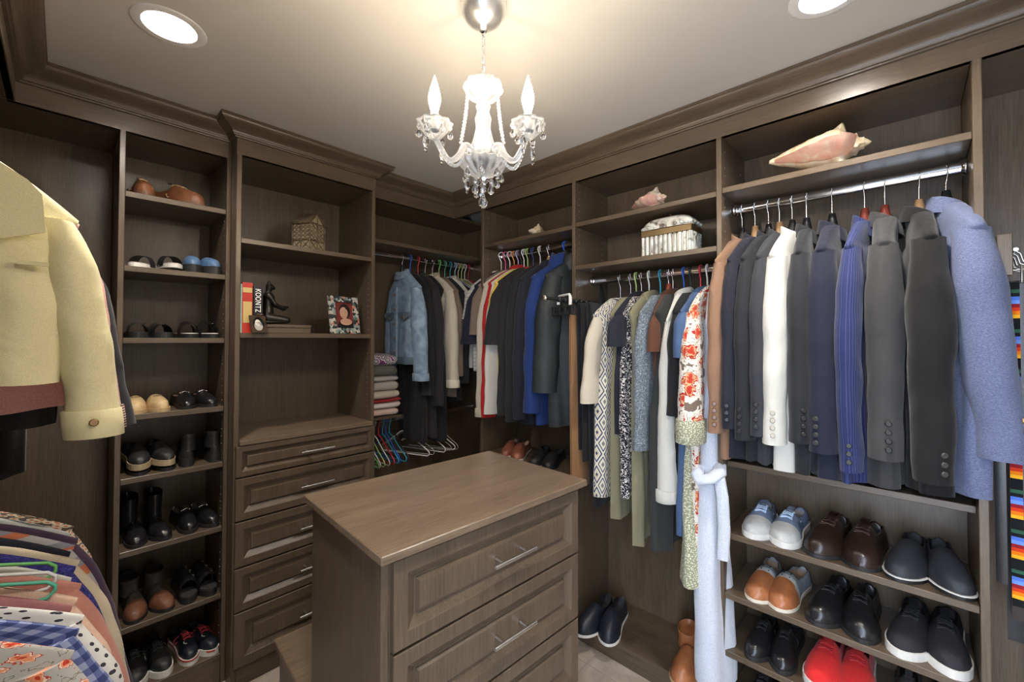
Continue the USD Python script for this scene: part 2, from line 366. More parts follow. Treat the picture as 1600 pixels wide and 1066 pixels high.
# shoe shelves, left of the drawer unit
SH = [2.070, 1.780, 1.500, 1.200, 0.956, 0.676, 0.384, 0.125]
t = thing('shoe_cabinet', 'tall narrow dark wood cabinet of eight shoe shelves left of the drawers', 'shelving unit', (0.32, YA, 0), world=True)
sp = part(t, 'side_panel', B((0.138, YA, 0), (0.156, YW-0.012, TOP+0.05)), WZ)
sp2 = part(t, 'side_panel', B((0.488, YA, 0), (0.5045, YW-0.012, TOP+0.05)), WZ)
pins(sp2, pinrow(0.488, (YA+0.035,), 0.2, 2.27), 0, -1)
part(t, 'back_panel', B((0.156, YW-0.026, 0), (0.488, YW-0.014, TOP+0.05)), WZ)
part(t, 'top_panel', B((0.156, YA+0.001, TOP), (0.488, YW-0.026, TOP+0.018)), WX)
for z in SH: part(t, 'shelf', B((0.1565, YA+0.004, z-0.022), (0.4875, YW-0.027, z)), WX)
part(t, 'toe_board', B((0.1565, YA+0.006, 0), (0.4875, YA+0.024, SH[-1]-0.022)), WX)

# left corner bay
t = thing('corner_cabinet', 'dark open wood corner bay behind the yellow jacket at the left', 'wardrobe', (-0.17, YA, 0), world=True)
part(t, 'back_panel', B((XL+0.02, YW-0.026, 0), (0.138, YW-0.014, TOP+0.05)), WZ)
part(t, 'bottom_shelf', B((XL+0.02, YA+0.004, BASE-0.02), (0.1375, YW-0.027, BASE)), WX)
part(t, 'base_board', B((XL+0.02, YA+0.006, 0), (0.1375, YA+0.024, BASE-0.02)), WX)
part(t, 'top_panel', B((XL+0.02, YA+0.001, TOP), (0.1375, YW-0.026, TOP+0.018)), WX)
part(t, 'side_panel', B((XL+0.002, 0.58, 0), (XL+0.02, YW-0.014, TOP+0.05)), WZ)
t = thing('hanging_cabinet', 'open dark wood hanging bay along the left wall with two chrome rods', 'wardrobe', (-0.3, 0.56, 0), world=True)
part(t, 'side_panel', B((XL+0.02, 0.56, 0), (XC, 0.579, TOP+0.05)), WZ)
part(t, 'top_panel', B((XL+0.021, 0.58, TOP), (XC-0.001, YA-0.002, TOP+0.018)), WY)
ROD_C = -0.21
for z in (2.035, 1.120):
    part(t, 'hanging_rod', MB().tube([(ROD_C, 0.58, z), (ROD_C, 2.50, z)], 0.015, 20, ry=0.008), CHROME)

# raised panel drawer front with bar pull (width along x, front towards -y)
def drawer_front(w, h, d=0.02, k=None):
    k = min(1.0, h/0.235) if k is None else k
    rings = [(0, 0.0), (0, d-0.002), (0.002, d), (0.040*k, d), (0.043*k, d-0.0025), (0.068*k, d-0.0165), (0.073*k, d-0.0165), (0.079*k, d-0.006), (0.084*k, d-0.005)]
    mb = MB(); P = []
    for o, y in rings: P.append(np.array([[-w/2+o, -y, o], [w/2-o, -y, o], [w/2-o, -y, h-o], [-w/2+o, -y, h-o]]))
    for a, b in zip(P[:-1], P[1:]):
        for i in range(4):
            j = (i+1) % 4; mb.add(np.array([a[i], a[j], b[j], b[i]]), [[0, 1, 2, 3]])
    mb.add(P[-1], [[0, 1, 2, 3]]); mb.add(P[0], [[0, 3, 2, 1]])
    return mb
def bar_pull(length, d=0.02):
    mb = MB().tube([(-length/2, -d-0.032, 0), (length/2, -d-0.032, 0)], 0.0058, 12)
    for s in (-1, 1): mb.tube([(s*length*0.29, -d+0.004, 0), (s*length*0.29, -d-0.032, 0)], 0.0042, 10)
    return mb
def at(mb, x, y, z): return mb.move(TR(x, y, z))

# drawer unit, standing proud of the shoe shelves
t = thing('drawer_cabinet', 'tall wood unit with open display shelves over five raised panel drawers', 'cabinet', (0.831, YD, 0), world=True)
part(t, 'side_panel', B((0.505, YD, 0), (0.5245, YW-0.012, TOP+0.05)), WZ)
sp2 = part(t, 'side_panel', B((1.1375, YD, 0), (1.157, YW-0.012, TOP+0.05)), WZ)
pins(sp2, pinrow(1.1375, (YD+0.04,), 1.10, 2.27), 0, -1)
part(t, 'back_panel', B((0.5245, YW-0.026, 0.9), (1.1375, YW-0.014, TOP+0.05)), WZ)
part(t, 'top_panel', B((0.5245, YD+0.001, TOP), (1.1375, YW-0.026, TOP+0.018)), WX)
for z in (1.938, 1.523): part(t, 'shelf', B((0.525, YD+0.004, z-0.022), (1.137, YW-0.027, z)), WX)
part(t, 'counter', B((0.525, YD-0.022, 1.036), (1.137, YW-0.027, 1.057), 0.002), WTOP)
zs = [(0.902, 1.033), (0.716, 0.895), (0.519, 0.709), (0.331, 0.512), (0.094, 0.324)]
part(t, 'body', B((0.525, YD+0.002, 0.092), (1.137, YW-0.027, 1.034), 0), WZ)
for a, b in zs:
    d = part(t, 'drawer', at(drawer_front(0.640, b-a), 0.831, YD, a), WZ)
    part(d, 'handle', at(bar_pull(0.155), 0.843, YD, (a+b)/2), STEEL)
part(t, 'base_board', B((0.5245, YD+0.001, 0), (1.1375, YD+0.02, 0.090)), WX)

# corner hanging bay right of the drawers
t = thing('hanging_cabinet', 'open wood hanging bay between drawer unit and room corner, one top shelf', 'wardrobe', (1.5, YA, 0), world=True)
part(t, 'back_panel', B((1.157, YW-0.026, 0), (XW-0.001, YW-0.014, TOP+0.05)), WZ)
part(t, 'top_panel', B((1.158, YA+0.001, TOP), (XW-0.002, YW-0.026, TOP+0.018)), WX)
part(t, 'shelf', B((1.158, YA+0.004, 2.048), (XW-0.002, YW-0.027, 2.070)), WX)
YR = YA+0.155
part(t, 'hanging_rod', MB().tube([(1.158, YR, 2.022), (2.08, YR, 2.022)], 0.015, 20, ry=0.008, up=(0, 0, 1)), CHROME)
part(t, 'rod_cup', MB().lathe([(0.0, 0.0), (0.02, 0.0), (0.022, 0.006), (0.018, 0.012), (0.012, 0.012)], 20).move(TR(1.158, YR, 2.022) @ RT(90, (0, 1, 0))), CHROME)
part(t, 'hanging_rod', MB().tube([(1.158, YR, 1.0), (2.08, YR, 1.0)], 0.015, 20, ry=0.008), CHROME)
part(t, 'back_panel', B((XW-0.027, 1.9355, 0), (XW-0.012, YW-0.027, TOP-0.001)), WZ)
part(t, 'bottom_shelf', B((1.158, YA+0.004, BASE-0.02), (XW-0.03, YW-0.027, BASE)), WX)
part(t, 'base_board', B((1.158, YA+0.006, 0), (1.80, YA+0.024, BASE-0.02)), WX)
part(t, 'short_shelf', B((1.158, YA+0.06, 1.008+0.014), (1.42, YW-0.03, 1.036)), WX)

# right run, three bays and a fourth at the edge of the frame
ST = [(1.913, 1.935), (1.2285, 1.2485), (0.5325, 0.5525), (-0.159, -0.139)]     # stiles
XBK = XW-0.026
names = ['wood hanging bay in the far right corner under the cream pointed shell', 'wood bay with pink shell and mirrored box shelves above the blouses',
         'wood bay of suit jackets with slanting view of shoe shelves below', 'dark open bay at the right edge of the photo behind the belts']
XR = XB+0.157
for k in range(4):
    hi = ST[k][0]; lo = ST[k+1][1] if k < 3 else YF+0.01
    t = thing('hanging_cabinet', names[k], 'wardrobe', (XB, (hi+lo)/2, 0), world=True)
    sp = part(t, 'side_panel', B((XB, ST[k][0], 0), (XW-0.012, ST[k][1], TOP+0.05)), WZ)
    part(t, 'back_panel', B((XBK, lo, 0), (XBK+0.012, hi, TOP+0.05)), WZ)
    part(t, 'top_panel', B((XB+0.001, lo+0.0005, TOP), (XBK, hi-0.0005, TOP+0.018)), WY)
    def shelf(z, n='shelf', d=0.004): part(t, n, B((XB+d, lo+0.0005, z-0.022), (XBK-0.001, hi-0.0005, z)), WY)
    def rod(z):
        part(t, 'hanging_rod', MB().tube([(XR, lo, z), (XR, hi, z)], 0.0175, 20, ry=0.009), CHROME)
        for y, s in ((lo, -1), (hi, 1)):
            part(t, 'rod_cup', MB().lathe([(0.0, 0.0), (0.024, 0.0), (0.026, 0.004), (0.024, 0.014), (0.014, 0.014)], 20).move(TR(XR, y, z) @ RT(90*s, (1, 0, 0))), CHROME)
    pp = [(x, hi, z) for x in (XB+0.04, XBK-0.06) for z in np.arange(1.1, 2.27, 0.032)]
    if k < 3: pins(sp, pp, 1, -1)
    part(t, 'bottom_shelf', B((XB+0.004, lo+0.0005, BASE-0.02), (XBK-0.001, hi-0.0005, BASE)), WY)
    part(t, 'base_board', B((XB+0.006, lo+0.0005, 0), (XB+0.024, hi-0.0005, BASE-0.02)), WY)
    if k == 0: shelf(2.083); rod(2.030); shelf(0.80)
    if k == 1: shelf(2.090); shelf(1.872); rod(1.808)
    if k == 2:
        shelf(2.098); rod(2.042)
        for z in (1.015, 0.748, 0.515, 0.293): shelf(z, d=0.05 if z > 1 else 0.004)
        lo2 = lo
    if k == 3:
        pins(sp, [(XB+0.04, hi, z) for z in np.arange(1.0, 2.27, 0.032)], 1, -1)
sp3 = None

# island of drawers, turned a little from the room's axes
ISL = (0.891, 1.106); IROT = -3.2
IW, ID = 0.766, 0.527
t = thing('island', 'freestanding wood drawer island with overhanging top in the middle of the room', 'cabinet', (*ISL, 0), IROT)
part(t, 'top', B((-IW/2, -ID/2, 0.986), (IW/2, ID/2, 1.008), 0.0025), WTOP)
bw, bd = IW/2-0.017, ID/2-0.035
part(t, 'side_panel', B((-bw, -bd, 0.0), (-bw+0.02, bd, 0.986)), WZ)
part(t, 'side_panel', B((bw-0.02, -bd, 0.0), (bw, bd, 0.986)), WZ)
part(t, 'body', B((-bw+0.02, -bd+0.004, 0.0), (bw-0.02, bd-0.001, 0.986), 0), WZ)
zz = [(0.762, 0.976), (0.540, 0.755), (0.318, 0.533), (0.096, 0.311)]
for a, b in zz:
    d = part(t, 'drawer', at(drawer_front(2*bw-0.034, b-a), 0.008, -bd+0.004, a), WZ)
    part(d, 'handle', at(bar_pull(0.165), 0.008+0.02, -bd+0.004, (a+b)/2+0.0), STEEL)
t = thing('bench', 'low wood bench joined to the back of the drawer island', 'bench', (*ISL, 0), IROT)
part(t, 'seat', B((-IW/2, bd+0.004, 0.378), (IW/2, bd+0.345, 0.400), 0.0025), WTOP)
part(t, 'side_panel', B((-bw, bd+0.004, 0), (-bw+0.02, bd+0.33, 0.378)), WZ)
part(t, 'side_panel', B((bw-0.02, bd+0.004, 0), (bw, bd+0.33, 0.378)), WZ)
part(t, 'front_panel', B((-bw+0.02, bd+0.30, 0), (bw-0.02, bd+0.32, 0.378)), WZ)

# ------------------------------------------------------------------ chandelier
GLASS = plain('cut_glass', (1, 1, 1), 0.03, 0.0, transmission_weight=1.0, ior=1.5)
FROST = plain('pressed_glass', (0.97, 0.97, 0.96), 0.12, 0.0, transmission_weight=0.75, ior=1.45)
SILVER = plain('satin_silver', (0.78, 0.77, 0.75), 0.32, 0.85)
BULB = glow('candle_bulb', (1.0, 0.85, 0.66), BULB_L)
CH = (0.797, 0.862)
def drop(mb, x, y, z, s=1.0, flat=False):
    """one hanging crystal: a small bead, then a pear or a faceted pendant"""
    mb.ball((x, y, z-0.006*s), 0.0055*s, 1)
    if flat:
        P = [(0, -0.012), (0.007, -0.018), (0.010, -0.034), (0.004, -0.046), (0.006, -0.051), (0, -0.058)]
        v = []; 
        for r, h in P:
            for a in range(6): v.append((x+r*s*math.cos(a*PI/3), y+0.6*r*s*math.sin(a*PI/3), z+h*s))
        f = [[i*6+a, i*6+(a+1) % 6, (i+1)*6+(a+1) % 6, (i+1)*6+a] for i in range(5) for a in range(6)]
        mb.add(np.array(v), np.array(f)[:, ::-1])
    else:
        mb.lathe([(0.0, z-0.012*s), (0.004*s, z-0.017*s), (0.0085*s, z-0.027*s), (0.0085*s, z-0.032*s), (0.005*s, z-0.038*s), (0.0, z-0.040*s)], 10, (x, y, 0))
def build_chandelier():
    t = thing('chandelier', 'small three-arm crystal chandelier with candle bulbs hanging over the island', 'chandelier', (*CH, 0))
    part(t, 'canopy', MB().lathe([(0.066, HC), (0.064, HC-0.012), (0.060, HC-0.026), (0.048, HC-0.046), (0.030, HC-0.058), (0.014, HC-0.064), (0.010, HC-0.078), (0.0, HC-0.080)], 36), SILVER)
    ch = MB(); z = HC-0.076; k = 0
    while z > 2.222:
        th = np.linspace(0, 2*PI, 13)[:-1]; a, b = (1, 0) if k % 2 else (0, 1)
        ch.tube([(a*0.0055*math.cos(q), b*0.0055*math.cos(q), z-0.008+0.0100*math.sin(q)) for q in th], 0.0015, 6, True); z -= 0.0145; k += 1
    part(t, 'chain', ch, CHROME)
    part(t, 'cord', MB().tube([(0.003, 0.002, HC-0.078), (-0.003, 0.003, 2.32), (0.003, -0.002, 2.27), (0, 0, 2.20)], 0.0013, 6), WHITEP)
    part(t, 'crown_bowl', MB().lathe([(0.010, 2.222), (0.034, 2.222), (0.050, 2.212), (0.054, 2.198), (0.050, 2.190), (0.036, 2.174), (0.024, 2.166), (0.012, 2.162)], 60, flute=0.07, k=10), FROST)
    part(t, 'column', MB().lathe([(0.012, 2.165), (0.020, 2.150), (0.016, 2.135), (0.022, 2.115), (0.019, 2.09), (0.026, 2.06), (0.033, 2.035), (0.030, 2.02), (0.036, 2.008), (0.020, 2.0)], 40, flute=0.05, k=8), FROST)
    part(t, 'hub', MB().lathe([(0.020, 2.022), (0.030, 2.020), (0.030, 2.004), (0.020, 2.001)], 32), SILVER)
    part(t, 'bottom_bowl', MB().lathe([(0.030, 2.000), (0.058, 1.996), (0.063, 1.990), (0.058, 1.980), (0.044, 1.966), (0.026, 1.954), (0.012, 1.950)], 84, flute=0.09, k=14), FROST)
    part(t, 'finial', MB().lathe([(0.010, 1.952), (0.016, 1.945), (0.016, 1.940), (0.006, 1.934), (0.010, 1.926), (0.0, 1.918)], 20), CHROME)
    d = np.array([sy_, cy_]); r = np.array([cy_, -sy_])
    dirs = [-0.5*d-0.866*r, -0.5*d+0.866*r, d]
    for a, u in enumerate(dirs):
        q = lambda rad, z, o=0.0: (u[0]*rad - u[1]*o, u[1]*rad + u[0]*o, z)
        s = np.linspace(0, 1, 28); rad = 0.030+0.112*s
        zz_ = 2.012 + 0.016*np.sin(np.minimum(s/0.35, 1)*PI)-0.036*np.sin(np.clip((s-0.25)/0.75, 0, 1)*PI)**1.2 + 0.016*sstep(0.6, 1, s)
        arm = part(t, 'arm', MB().tube([q(x, z) for x, z in zip(rad, zz_)], 0.0095-0.002*s, 12), FROST)
        c0 = q(0.142, 0)
        c = (c0[0], c0[1], 0)
        part(arm, 'drip_cup', MB().lathe([(0.008, 2.022), (0.020, 2.030), (0.034, 2.046), (0.042, 2.058), (0.046, 2.066), (0.040, 2.064), (0.028, 2.056), (0.008, 2.050)], 56, c, flute=0.06, k=9), FROST)
        part(arm, 'candle_sleeve', MB().lathe([(0.0, 2.05), (0.0105, 2.05), (0.0105, 2.092), (0.0, 2.093)], 16, c), plain('candle_sleeve_white', (0.85, 0.82, 0.75), 0.5))
        part(arm, 'bulb', MB().lathe([(0.0, 2.093), (0.008, 2.094), (0.012, 2.106), (0.0165, 2.124), (0.0165, 2.136), (0.012, 2.156), (0.0065, 2.174), (0.003, 2.186), (0.0, 2.194)], 18, c), BULB)
        for kk in range(6):
            th = kk*PI/3+0.4; x, y = c0[0]+0.041*math.cos(th), c0[1]+0.041*math.sin(th)
            m = MB(); drop(m, x, y, 2.060, 0.9); 
            if kk % 3 == 0: drop(m, x, y, 2.028, 1.0, True)
            part(arm, 'crystal_drop', m, GLASS)
        bd_ = MB()   # strand of beads from crown to arm, and one looped under the arm
        for k in range(16):
            f = k/15; bd_.ball(q(0.047+0.020*f**1.5, 2.182-0.150*f), 0.0050, 1)
        part(t, 'bead_strand', bd_, FROST)
        b2 = MB()
        for k in range(19):
            f = k/18; b2.ball(q(0.050+0.090*f, 2.010-0.058*math.sin(PI*f)+0.016*f, 0.012*(1-abs(2*f-1))), 0.0050, 1)
        part(t, 'bead_strand', b2, FROST)
    for k in range(7):
        th = k*2*PI/7+0.3; m = MB(); x, y = 0.052*math.cos(th), 0.052*math.sin(th)
        drop(m, x, y, 1.976, 0.95)
        if k % 2: drop(m, x, y, 1.942, 0.9, k == 3)
        part(t, 'crystal_drop', m, GLASS)
    for k in range(4):
        th = k*PI/2+0.9; m = MB(); drop(m, 0.022*math.cos(th), 0.022*math.sin(th), 1.945, 1.1, k % 2 == 0); part(t, 'crystal_drop', m, GLASS)
    m = MB(); drop(m, 0, 0, 1.922, 1.5); part(t, 'crystal_drop', m, GLASS)
build_chandelier()

# ------------------------------------------------------------------ hangers
BLACKP = plain('black_plastic', (0.018, 0.018, 0.02), 0.35)
WOODH = plain('hanger_maple', (0.52, 0.30, 0.14), 0.4); REDH = plain('hanger_cherry', (0.26, 0.05, 0.03), 0.35)
PL = {k: plain('plastic_'+k, c, 0.35) for k, c in dict(white=(0.75, 0.75, 0.74), blue=(0.02, 0.10, 0.55), navy=(0.02, 0.03, 0.20), red=(0.55, 0.03, 0.05), pink=(0.75, 0.10, 0.32), green=(0.16, 0.50, 0.14),
      lime=(0.42, 0.62, 0.22), mint=(0.10, 0.45, 0.30), teal=(0.03, 0.28, 0.42), orange=(0.75, 0.30, 0.08), grey=(0.4, 0.4, 0.4), black=(0.02, 0.02, 0.022), beige=(0.62, 0.48, 0.33), paleblue=(0.35, 0.55, 0.75), lilac=(0.5, 0.4, 0.65)).items()}
def hook(drop_, r, rr=0.0185):
    th = np.linspace(math.radians(215), math.radians(-40), 18)
    p = [(rr*math.cos(a), 0, rr*math.sin(a)) for a in th]
    e = p[-1]
    return MB().tube(p + [(0.008, 0, -0.028), (0.001, 0, -0.042), (0, 0, -drop_)], r, 7)
def hanger(kind, colour, label, loc, rot, drop_=0.10, W=0.2, group=None, slope=0.085):
    t = thing('hanger', label, 'hanger', loc, rot, group)
    if kind == 'suit':
        part(t, 'hook', hook(drop_, 0.0021), CHROME)
        s = np.linspace(-1, 1, 25); z = -drop_-0.006-slope*np.abs(s)**1.3*(1-0.1*np.abs(s))
        part(t, 'shoulder_bar', MB().tube(np.stack([s*W, 0*s, z], -1), 0.012-0.004*np.abs(s), 10, ry=0.007+0.005*np.abs(s)**2, up=(0, 0, 1)), colour)
        part(t, 'neck', MB().lathe([(0.0, -drop_+0.072), (0.010, -drop_+0.070), (0.014, -drop_+0.045), (0.022, -drop_-0.004), (0.0, -drop_-0.013)], 14), colour)
    else:
        r = 0.0038 if kind == 'tube' else 0.0016
        part(t, 'hook', hook(drop_, r if kind == 'tube' else 0.0017), colour if kind == 'tube' else CHROME)
        zb = -drop_-slope-0.035; a = W-0.012
        P = [(0, 0, -drop_), (0.03, 0, -drop_-0.010), (a*0.6, 0, -drop_-slope*0.6), (a, 0, -drop_-slope), (W, 0, -drop_-slope-0.012), (W, 0, zb+0.012), (a, 0, zb), (a*0.3, 0, zb)]
        P = P + [(-x, y, z) for x, y, z in P[::-1]][:-1]
        part(t, 'frame', MB().tube(P, r, 7, True), colour)
    return t

# ------------------------------------------------------------------ garments
def hsh(*a): return random.Random(repr(a)).random()
def body_mesh(W, L, drop_, th, slope, neck, hemw, seed, fold=0.010, chest=0.93, hemt=None, tn=0.022, ring=52, rows=34, lo=None):
    hemt = th*0.85 if hemt is None else hemt
    R = []
    for k in np.linspace(0, 1, 10): R.append((-drop_-slope*k**1.25, neck+(W-neck)*k, tn+(th*0.62-tn)*k))
    zs_ = -drop_-slope; R += [(zs_-0.009, W-0.002, th*0.72), (zs_-0.026, W-0.010, th*0.82), (zs_-0.055, W-0.026, th*0.93)]
    zt = zs_-0.055
    for f in np.linspace(0, 1, rows)[1:]:
        w = np.interp(f, [0, 0.16, 0.45, 1], [W-0.026, W*chest-0.016, (W*chest*0.95+hemw*0.05) if hemw < W*chest else (W*chest+hemw)/2, hemw]); R.append((zt+(-drop_-L-zt)*f, w, th*0.95+(hemt-th*0.95)*f))
    a = np.linspace(0, 2*PI, ring, endpoint=False); c, s = np.cos(a), np.sin(a)
    cx = np.sign(c)*np.abs(c)**0.72; cyy = np.sign(s)*np.abs(s)**0.8
    P = np.zeros((len(R), ring, 3)); p1, p2, p3 = (6.28*hsh(seed, i) for i in range(3))
    for i, (z, w, t) in enumerate(R):
        g = float(sstep(0.02, 0.5, (-drop_-slope*0.7-z)/L)); x = cx*w
        y = cyy*t + fold*g*(np.sin(5.2*cx+p1+2.2*z)+0.6*np.sin(11*cx+p2-3*z)) + 0.35*fold*g*np.sin(17*cx+p3)*np.sign(s)
        P[i] = np.stack([x, y, np.full(ring, z) + 0.006*g*np.sin(4*cx+p2)], -1)
    nz = meshkit.noise(P*np.array([14, 14, 7])+seed % 97, 3)-0.5
    P[:, :, 1] += nz*0.010*np.sign(s)[None]
    return MB().grid(P, True, True, True, flip=True)
def sleeve_mesh(W, zs_, Ls, r0, r1, t0, t1, out, fwd, side, seed, n=26, m=26, bend=0.0, tk=0.36):
    v = np.linspace(0, 1, n)**1.15; a = np.linspace(0, 2*PI, m, endpoint=False)
    P = np.zeros((n, m, 3))
    for i, q in enumerate(v):
        g = 0.70+0.30*float(sstep(0, 0.30, q)); rx = (r0+(r1-r0)*q)*g; ry = (t0+(t1-t0)*q)*g
        xc = W-0.70*r0-0.008+0.022*(1-math.exp(-8*q))+out*q**0.9+bend*math.sin(PI*q)
        P[i] = np.stack([side*(xc+rx*np.cos(a)), fwd*q**1.3+ry*np.sin(a), np.full(m, zs_-0.008-(Ls-0.012)*q)], -1)
    nz = meshkit.fbm(P*np.array([12, 12, 9])+seed % 89, 2, 5)-0.5
    d = np.stack([side*np.cos(a), np.sin(a), 0*a], -1)
    P += d[None]*(nz*0.016*np.minimum(1, v*6)[:, None])[..., None]
    return MB().grid(P, True, True, True, flip=side > 0)
def ringband(prof, rx, ry, m=36, tilt=0.0, front=-1, gap=0.0):
    """band round the neck: prof rows of (scale, z); tilt drops the front"""
    a = np.linspace(0, 2*PI, m, endpoint=False) if not gap else np.linspace(-front*PI/2+gap, -front*PI/2+2*PI-gap, m)+PI
    P = np.array([[(rx*s*math.cos(q), ry*s*math.sin(q), z-tilt*(0.5+0.5*front*math.sin(q))*(1 if s > 0 else 0)) for q in a] for s, z in prof])
    return MB().grid(P, not gap)
COLLAR = [(0.80, -0.030), (0.84, 0.010), (0.89, 0.026), (0.96, 0.032), (1.04, 0.027), (1.13, 0.004), (1.22, -0.020), (1.19, -0.023), (1.04, 0.006)]
def button(mb, c, n, r=0.009, t=0.003):
    n = np.array(n, float)/np.linalg.norm(n); c = np.array(c, float)
    return mb.tube([c, c+n*t*0.6, c+n*t], [r, r, r*0.75], 12)
RODS = {'A': lambda p: ((p, YR, 2.022), -90.0), 'AL': lambda p: ((p, YR, 1.0), -90.0), 'B1': lambda p: ((XR, p, 2.030), 180.0), 'B2': lambda p: ((XR, p, 1.808), 180.0),
        'B3': lambda p: ((XR, p, 2.042), 180.0), 'C1': lambda p: ((ROD_C, p, 2.035), 0.0), 'C2': lambda p: ((ROD_C, p, 1.120), 0.0)}
seedn = [11]
def SQ(rod): return 1.0 if rod[0] == 'C' else 0.60
def squeeze(mb, k):
    """clothes are pressed flat against the back panel on their far side"""
    if k < 1:
        for v in mb.V: v[:, 0] = np.where(v[:, 0] < 0, v[:, 0]*k, v[:, 0])
    return mb
def garment(name, label, cat, rod, pos, mat, short=None, yawd=0.0, W=0.20, L=0.7, drop=0.10, th=0.028, slope=0.085, neck=0.062, hemw=None, sl=0.0, r0=0.058, r1=0.048, t0=0.034, t1=0.028, out=0.02, fwd=0.0, bend=0.0,
            collar=None, cmat=None, smat=None, cuff=None, cuffw=0.05, btn=None, hang=('suit', 'black'), front=-1, fold=0.009, chest=0.93, hook_=True, group=None, dz=0.0, both=True, hband=None, tn=0.022, dx=0.0, tk=0.36, hemt=None):
    (loc, r) = RODS[rod](pos); rot = r+yawd; loc = (loc[0]+dx, loc[1], loc[2]+dz)
    seedn[0] += 17; seed = seedn[0]
    hemw = W*0.88 if hemw is None else hemw
    t = thing(name, label, cat, loc, rot, group)
    sq = SQ(rod)
    part(t, 'body', squeeze(body_mesh(W, L, drop, th, slope, neck, hemw, seed, fold, chest, tn=tn, hemt=hemt), sq), mat)
    zs_ = -drop-slope
    if sl:
        for side in ((1, -1) if both else (1,)):
            s = part(t, 'sleeve', squeeze(sleeve_mesh(W, zs_, sl, r0, r1, t0, t1, out, fwd*(1 if side > 0 else -0.3), side, seed+side, bend=bend, tk=tk), sq), smat or mat)
            if cuff:
                q = 1.0; xc = W-0.70*r0+0.014+out
                m_ = 22; a = np.linspace(0, 2*PI, m_, endpoint=False)
                P = np.array([[(side*(xc-out*0.9*f*cuffw/sl+(r1+k)*math.cos(w)), fwd*(1-1.3*f*cuffw/sl)*(1 if side > 0 else -0.3)+(t1+k)*math.sin(w), zs_+0.004-sl-0.004+f*cuffw) for w in a] for f, k in ((0, -0.004), (0, 0.006), (0.5, 0.007), (1, 0.006), (1.02, -0.003))])
                part(s, 'cuff', squeeze(MB().grid(P, True, True, True, flip=side < 0), sq), cuff)
            if btn and side > 0:
                n_, col, ang = btn; xc = W-0.70*r0+0.014+out
                for k in range(n_):
                    f = 1-(0.035+0.026*k)/sl; rx, ry = r0+(r1-r0)*f+0.004, t0+(t1-t0)*f+0.004; q = math.radians(ang)
                    part(s, 'button', button(MB(), (xc-out*(1-f)+rx*math.cos(q), fwd*f**1.3+ry*math.sin(q), zs_+0.004-sl*f), (math.cos(q), math.sin(q)*1.3, 0), 0.0085, 0.004), col)
    if collar == 'lapel': part(t, 'collar', at(ringband(COLLAR, neck*0.95, tn+0.009, tilt=0.045, front=front), 0, 0, -drop+0.004), cmat or mat)
    elif collar == 'shirt': part(t, 'collar', at(ringband([(s, z*0.9) for s, z in COLLAR], neck*0.92, tn+0.012, tilt=0.03, front=front), 0, 0, -drop+0.002), cmat or mat)
    elif collar == 'crew':
        front = front
        a = np.linspace(0, 2*PI, 29)[:-1]; part(t, 'collar', MB().tube([(neck*1.05*math.cos(q), (tn+0.008)*math.sin(q), -drop-0.002-0.02*(0.5+0.5*front*math.sin(q))) for q in a], 0.007, 8, True), cmat or mat)
    elif collar == 'hood':
        P = np.array([[(0.085*s*math.cos(q), (0.035*s+0.012)*math.sin(q), z+0.012*math.sin(3*q+s*4)) for q in np.linspace(0, 2*PI, 30)[:-1]] for s, z in ((0.7, 0.0), (0.85, 0.03), (1.0, 0.05), (1.15, 0.03), (1.3, -0.02), (1.2, -0.06))])
        part(t, 'hood', at(MB().grid(P, True), 0, 0, -drop), cmat or mat)
    if hband:
        bm, bh = hband; a = np.linspace(0, 2*PI, 40, endpoint=False); hw = hemw
        P = np.array([[(np.sign(math.cos(w))*abs(math.cos(w))**0.72*(hw+k), np.sign(math.sin(w))*abs(math.sin(w))**0.8*(th*0.85+k)+fold*(math.sin(5.2*math.cos(w)))*0.3, -drop-L-0.004+f*bh) for w in a] for f, k in ((0, -0.003), (0, 0.008), (1, 0.008), (1, -0.003))])
        part(t, 'hem_band', squeeze(MB().grid(P, True, True, True), sq), bm)
    if hang:
        kind, col = hang; nm_ = short or label.split(' ')[0]
        colm = {'black': BLACKP, 'wood': WOODH, 'cherry': REDH, 'chrome': CHROME}.get(col) if kind == 'suit' else (CHROME if kind == 'wire' else PL[col])
        cn = {'wood': 'pale wood', 'cherry': 'reddish wood', 'chrome': 'chrome'}.get(col, col)
        desc = {'suit': f'{cn} contoured hanger', 'tube': f'{cn} plastic hanger', 'wire': 'thin chrome wire hanger'}[kind]
        hanger(kind, colm, f'{desc} holding the {nm_}', loc, rot, drop+(0.016 if kind == 'suit' else 0.004), max(0.1, (W if SQ(rod) == 1 else W*0.76)-0.03), None, max(0.03, slope-0.012))
    return t
def drape(name, label, cat, rod, pos, mat, yawd=0.0, x0=-0.17, x1=0.17, z0=-0.10, L=0.6, th=0.02, taper=0.9, group=None, fold=0.006, dz=0.0):
    """trousers or a scarf folded over a hanger bar: a thin double layer with a rounded fold on top"""
    loc, r = RODS[rod](pos); seedn[0] += 13; seed = seedn[0]
    t = thing(name, label, cat, (loc[0], loc[1], loc[2]+dz), r+yawd, group)
    for s, ll in ((1, L), (-1, L*0.93)):
        n, m = 24, 30; a = np.linspace(0, 2*PI, m, endpoint=False); P = np.zeros((n, m, 3))
        for i, f in enumerate(np.linspace(0, 1, n)):
            k = math.sqrt(min(1, (f+0.004)/0.05)); w = (x1-x0)/2*(1-(1-taper)*f); x = (x0+x1)/2+w*np.sign(np.cos(a))*np.abs(np.cos(a))**0.5
            P[i] = np.stack([x, s*th*0.5*(0.4+0.6*k)+th*0.46*k*np.sin(a)+fold*f*np.sin(9*x/w*0.5+seed), np.full(m, z0-ll*f)], -1)
        part(t, 'leg' if cat == 'trousers' else 'panel', MB().grid(P, True, True, True, flip=True), mat)
    return t

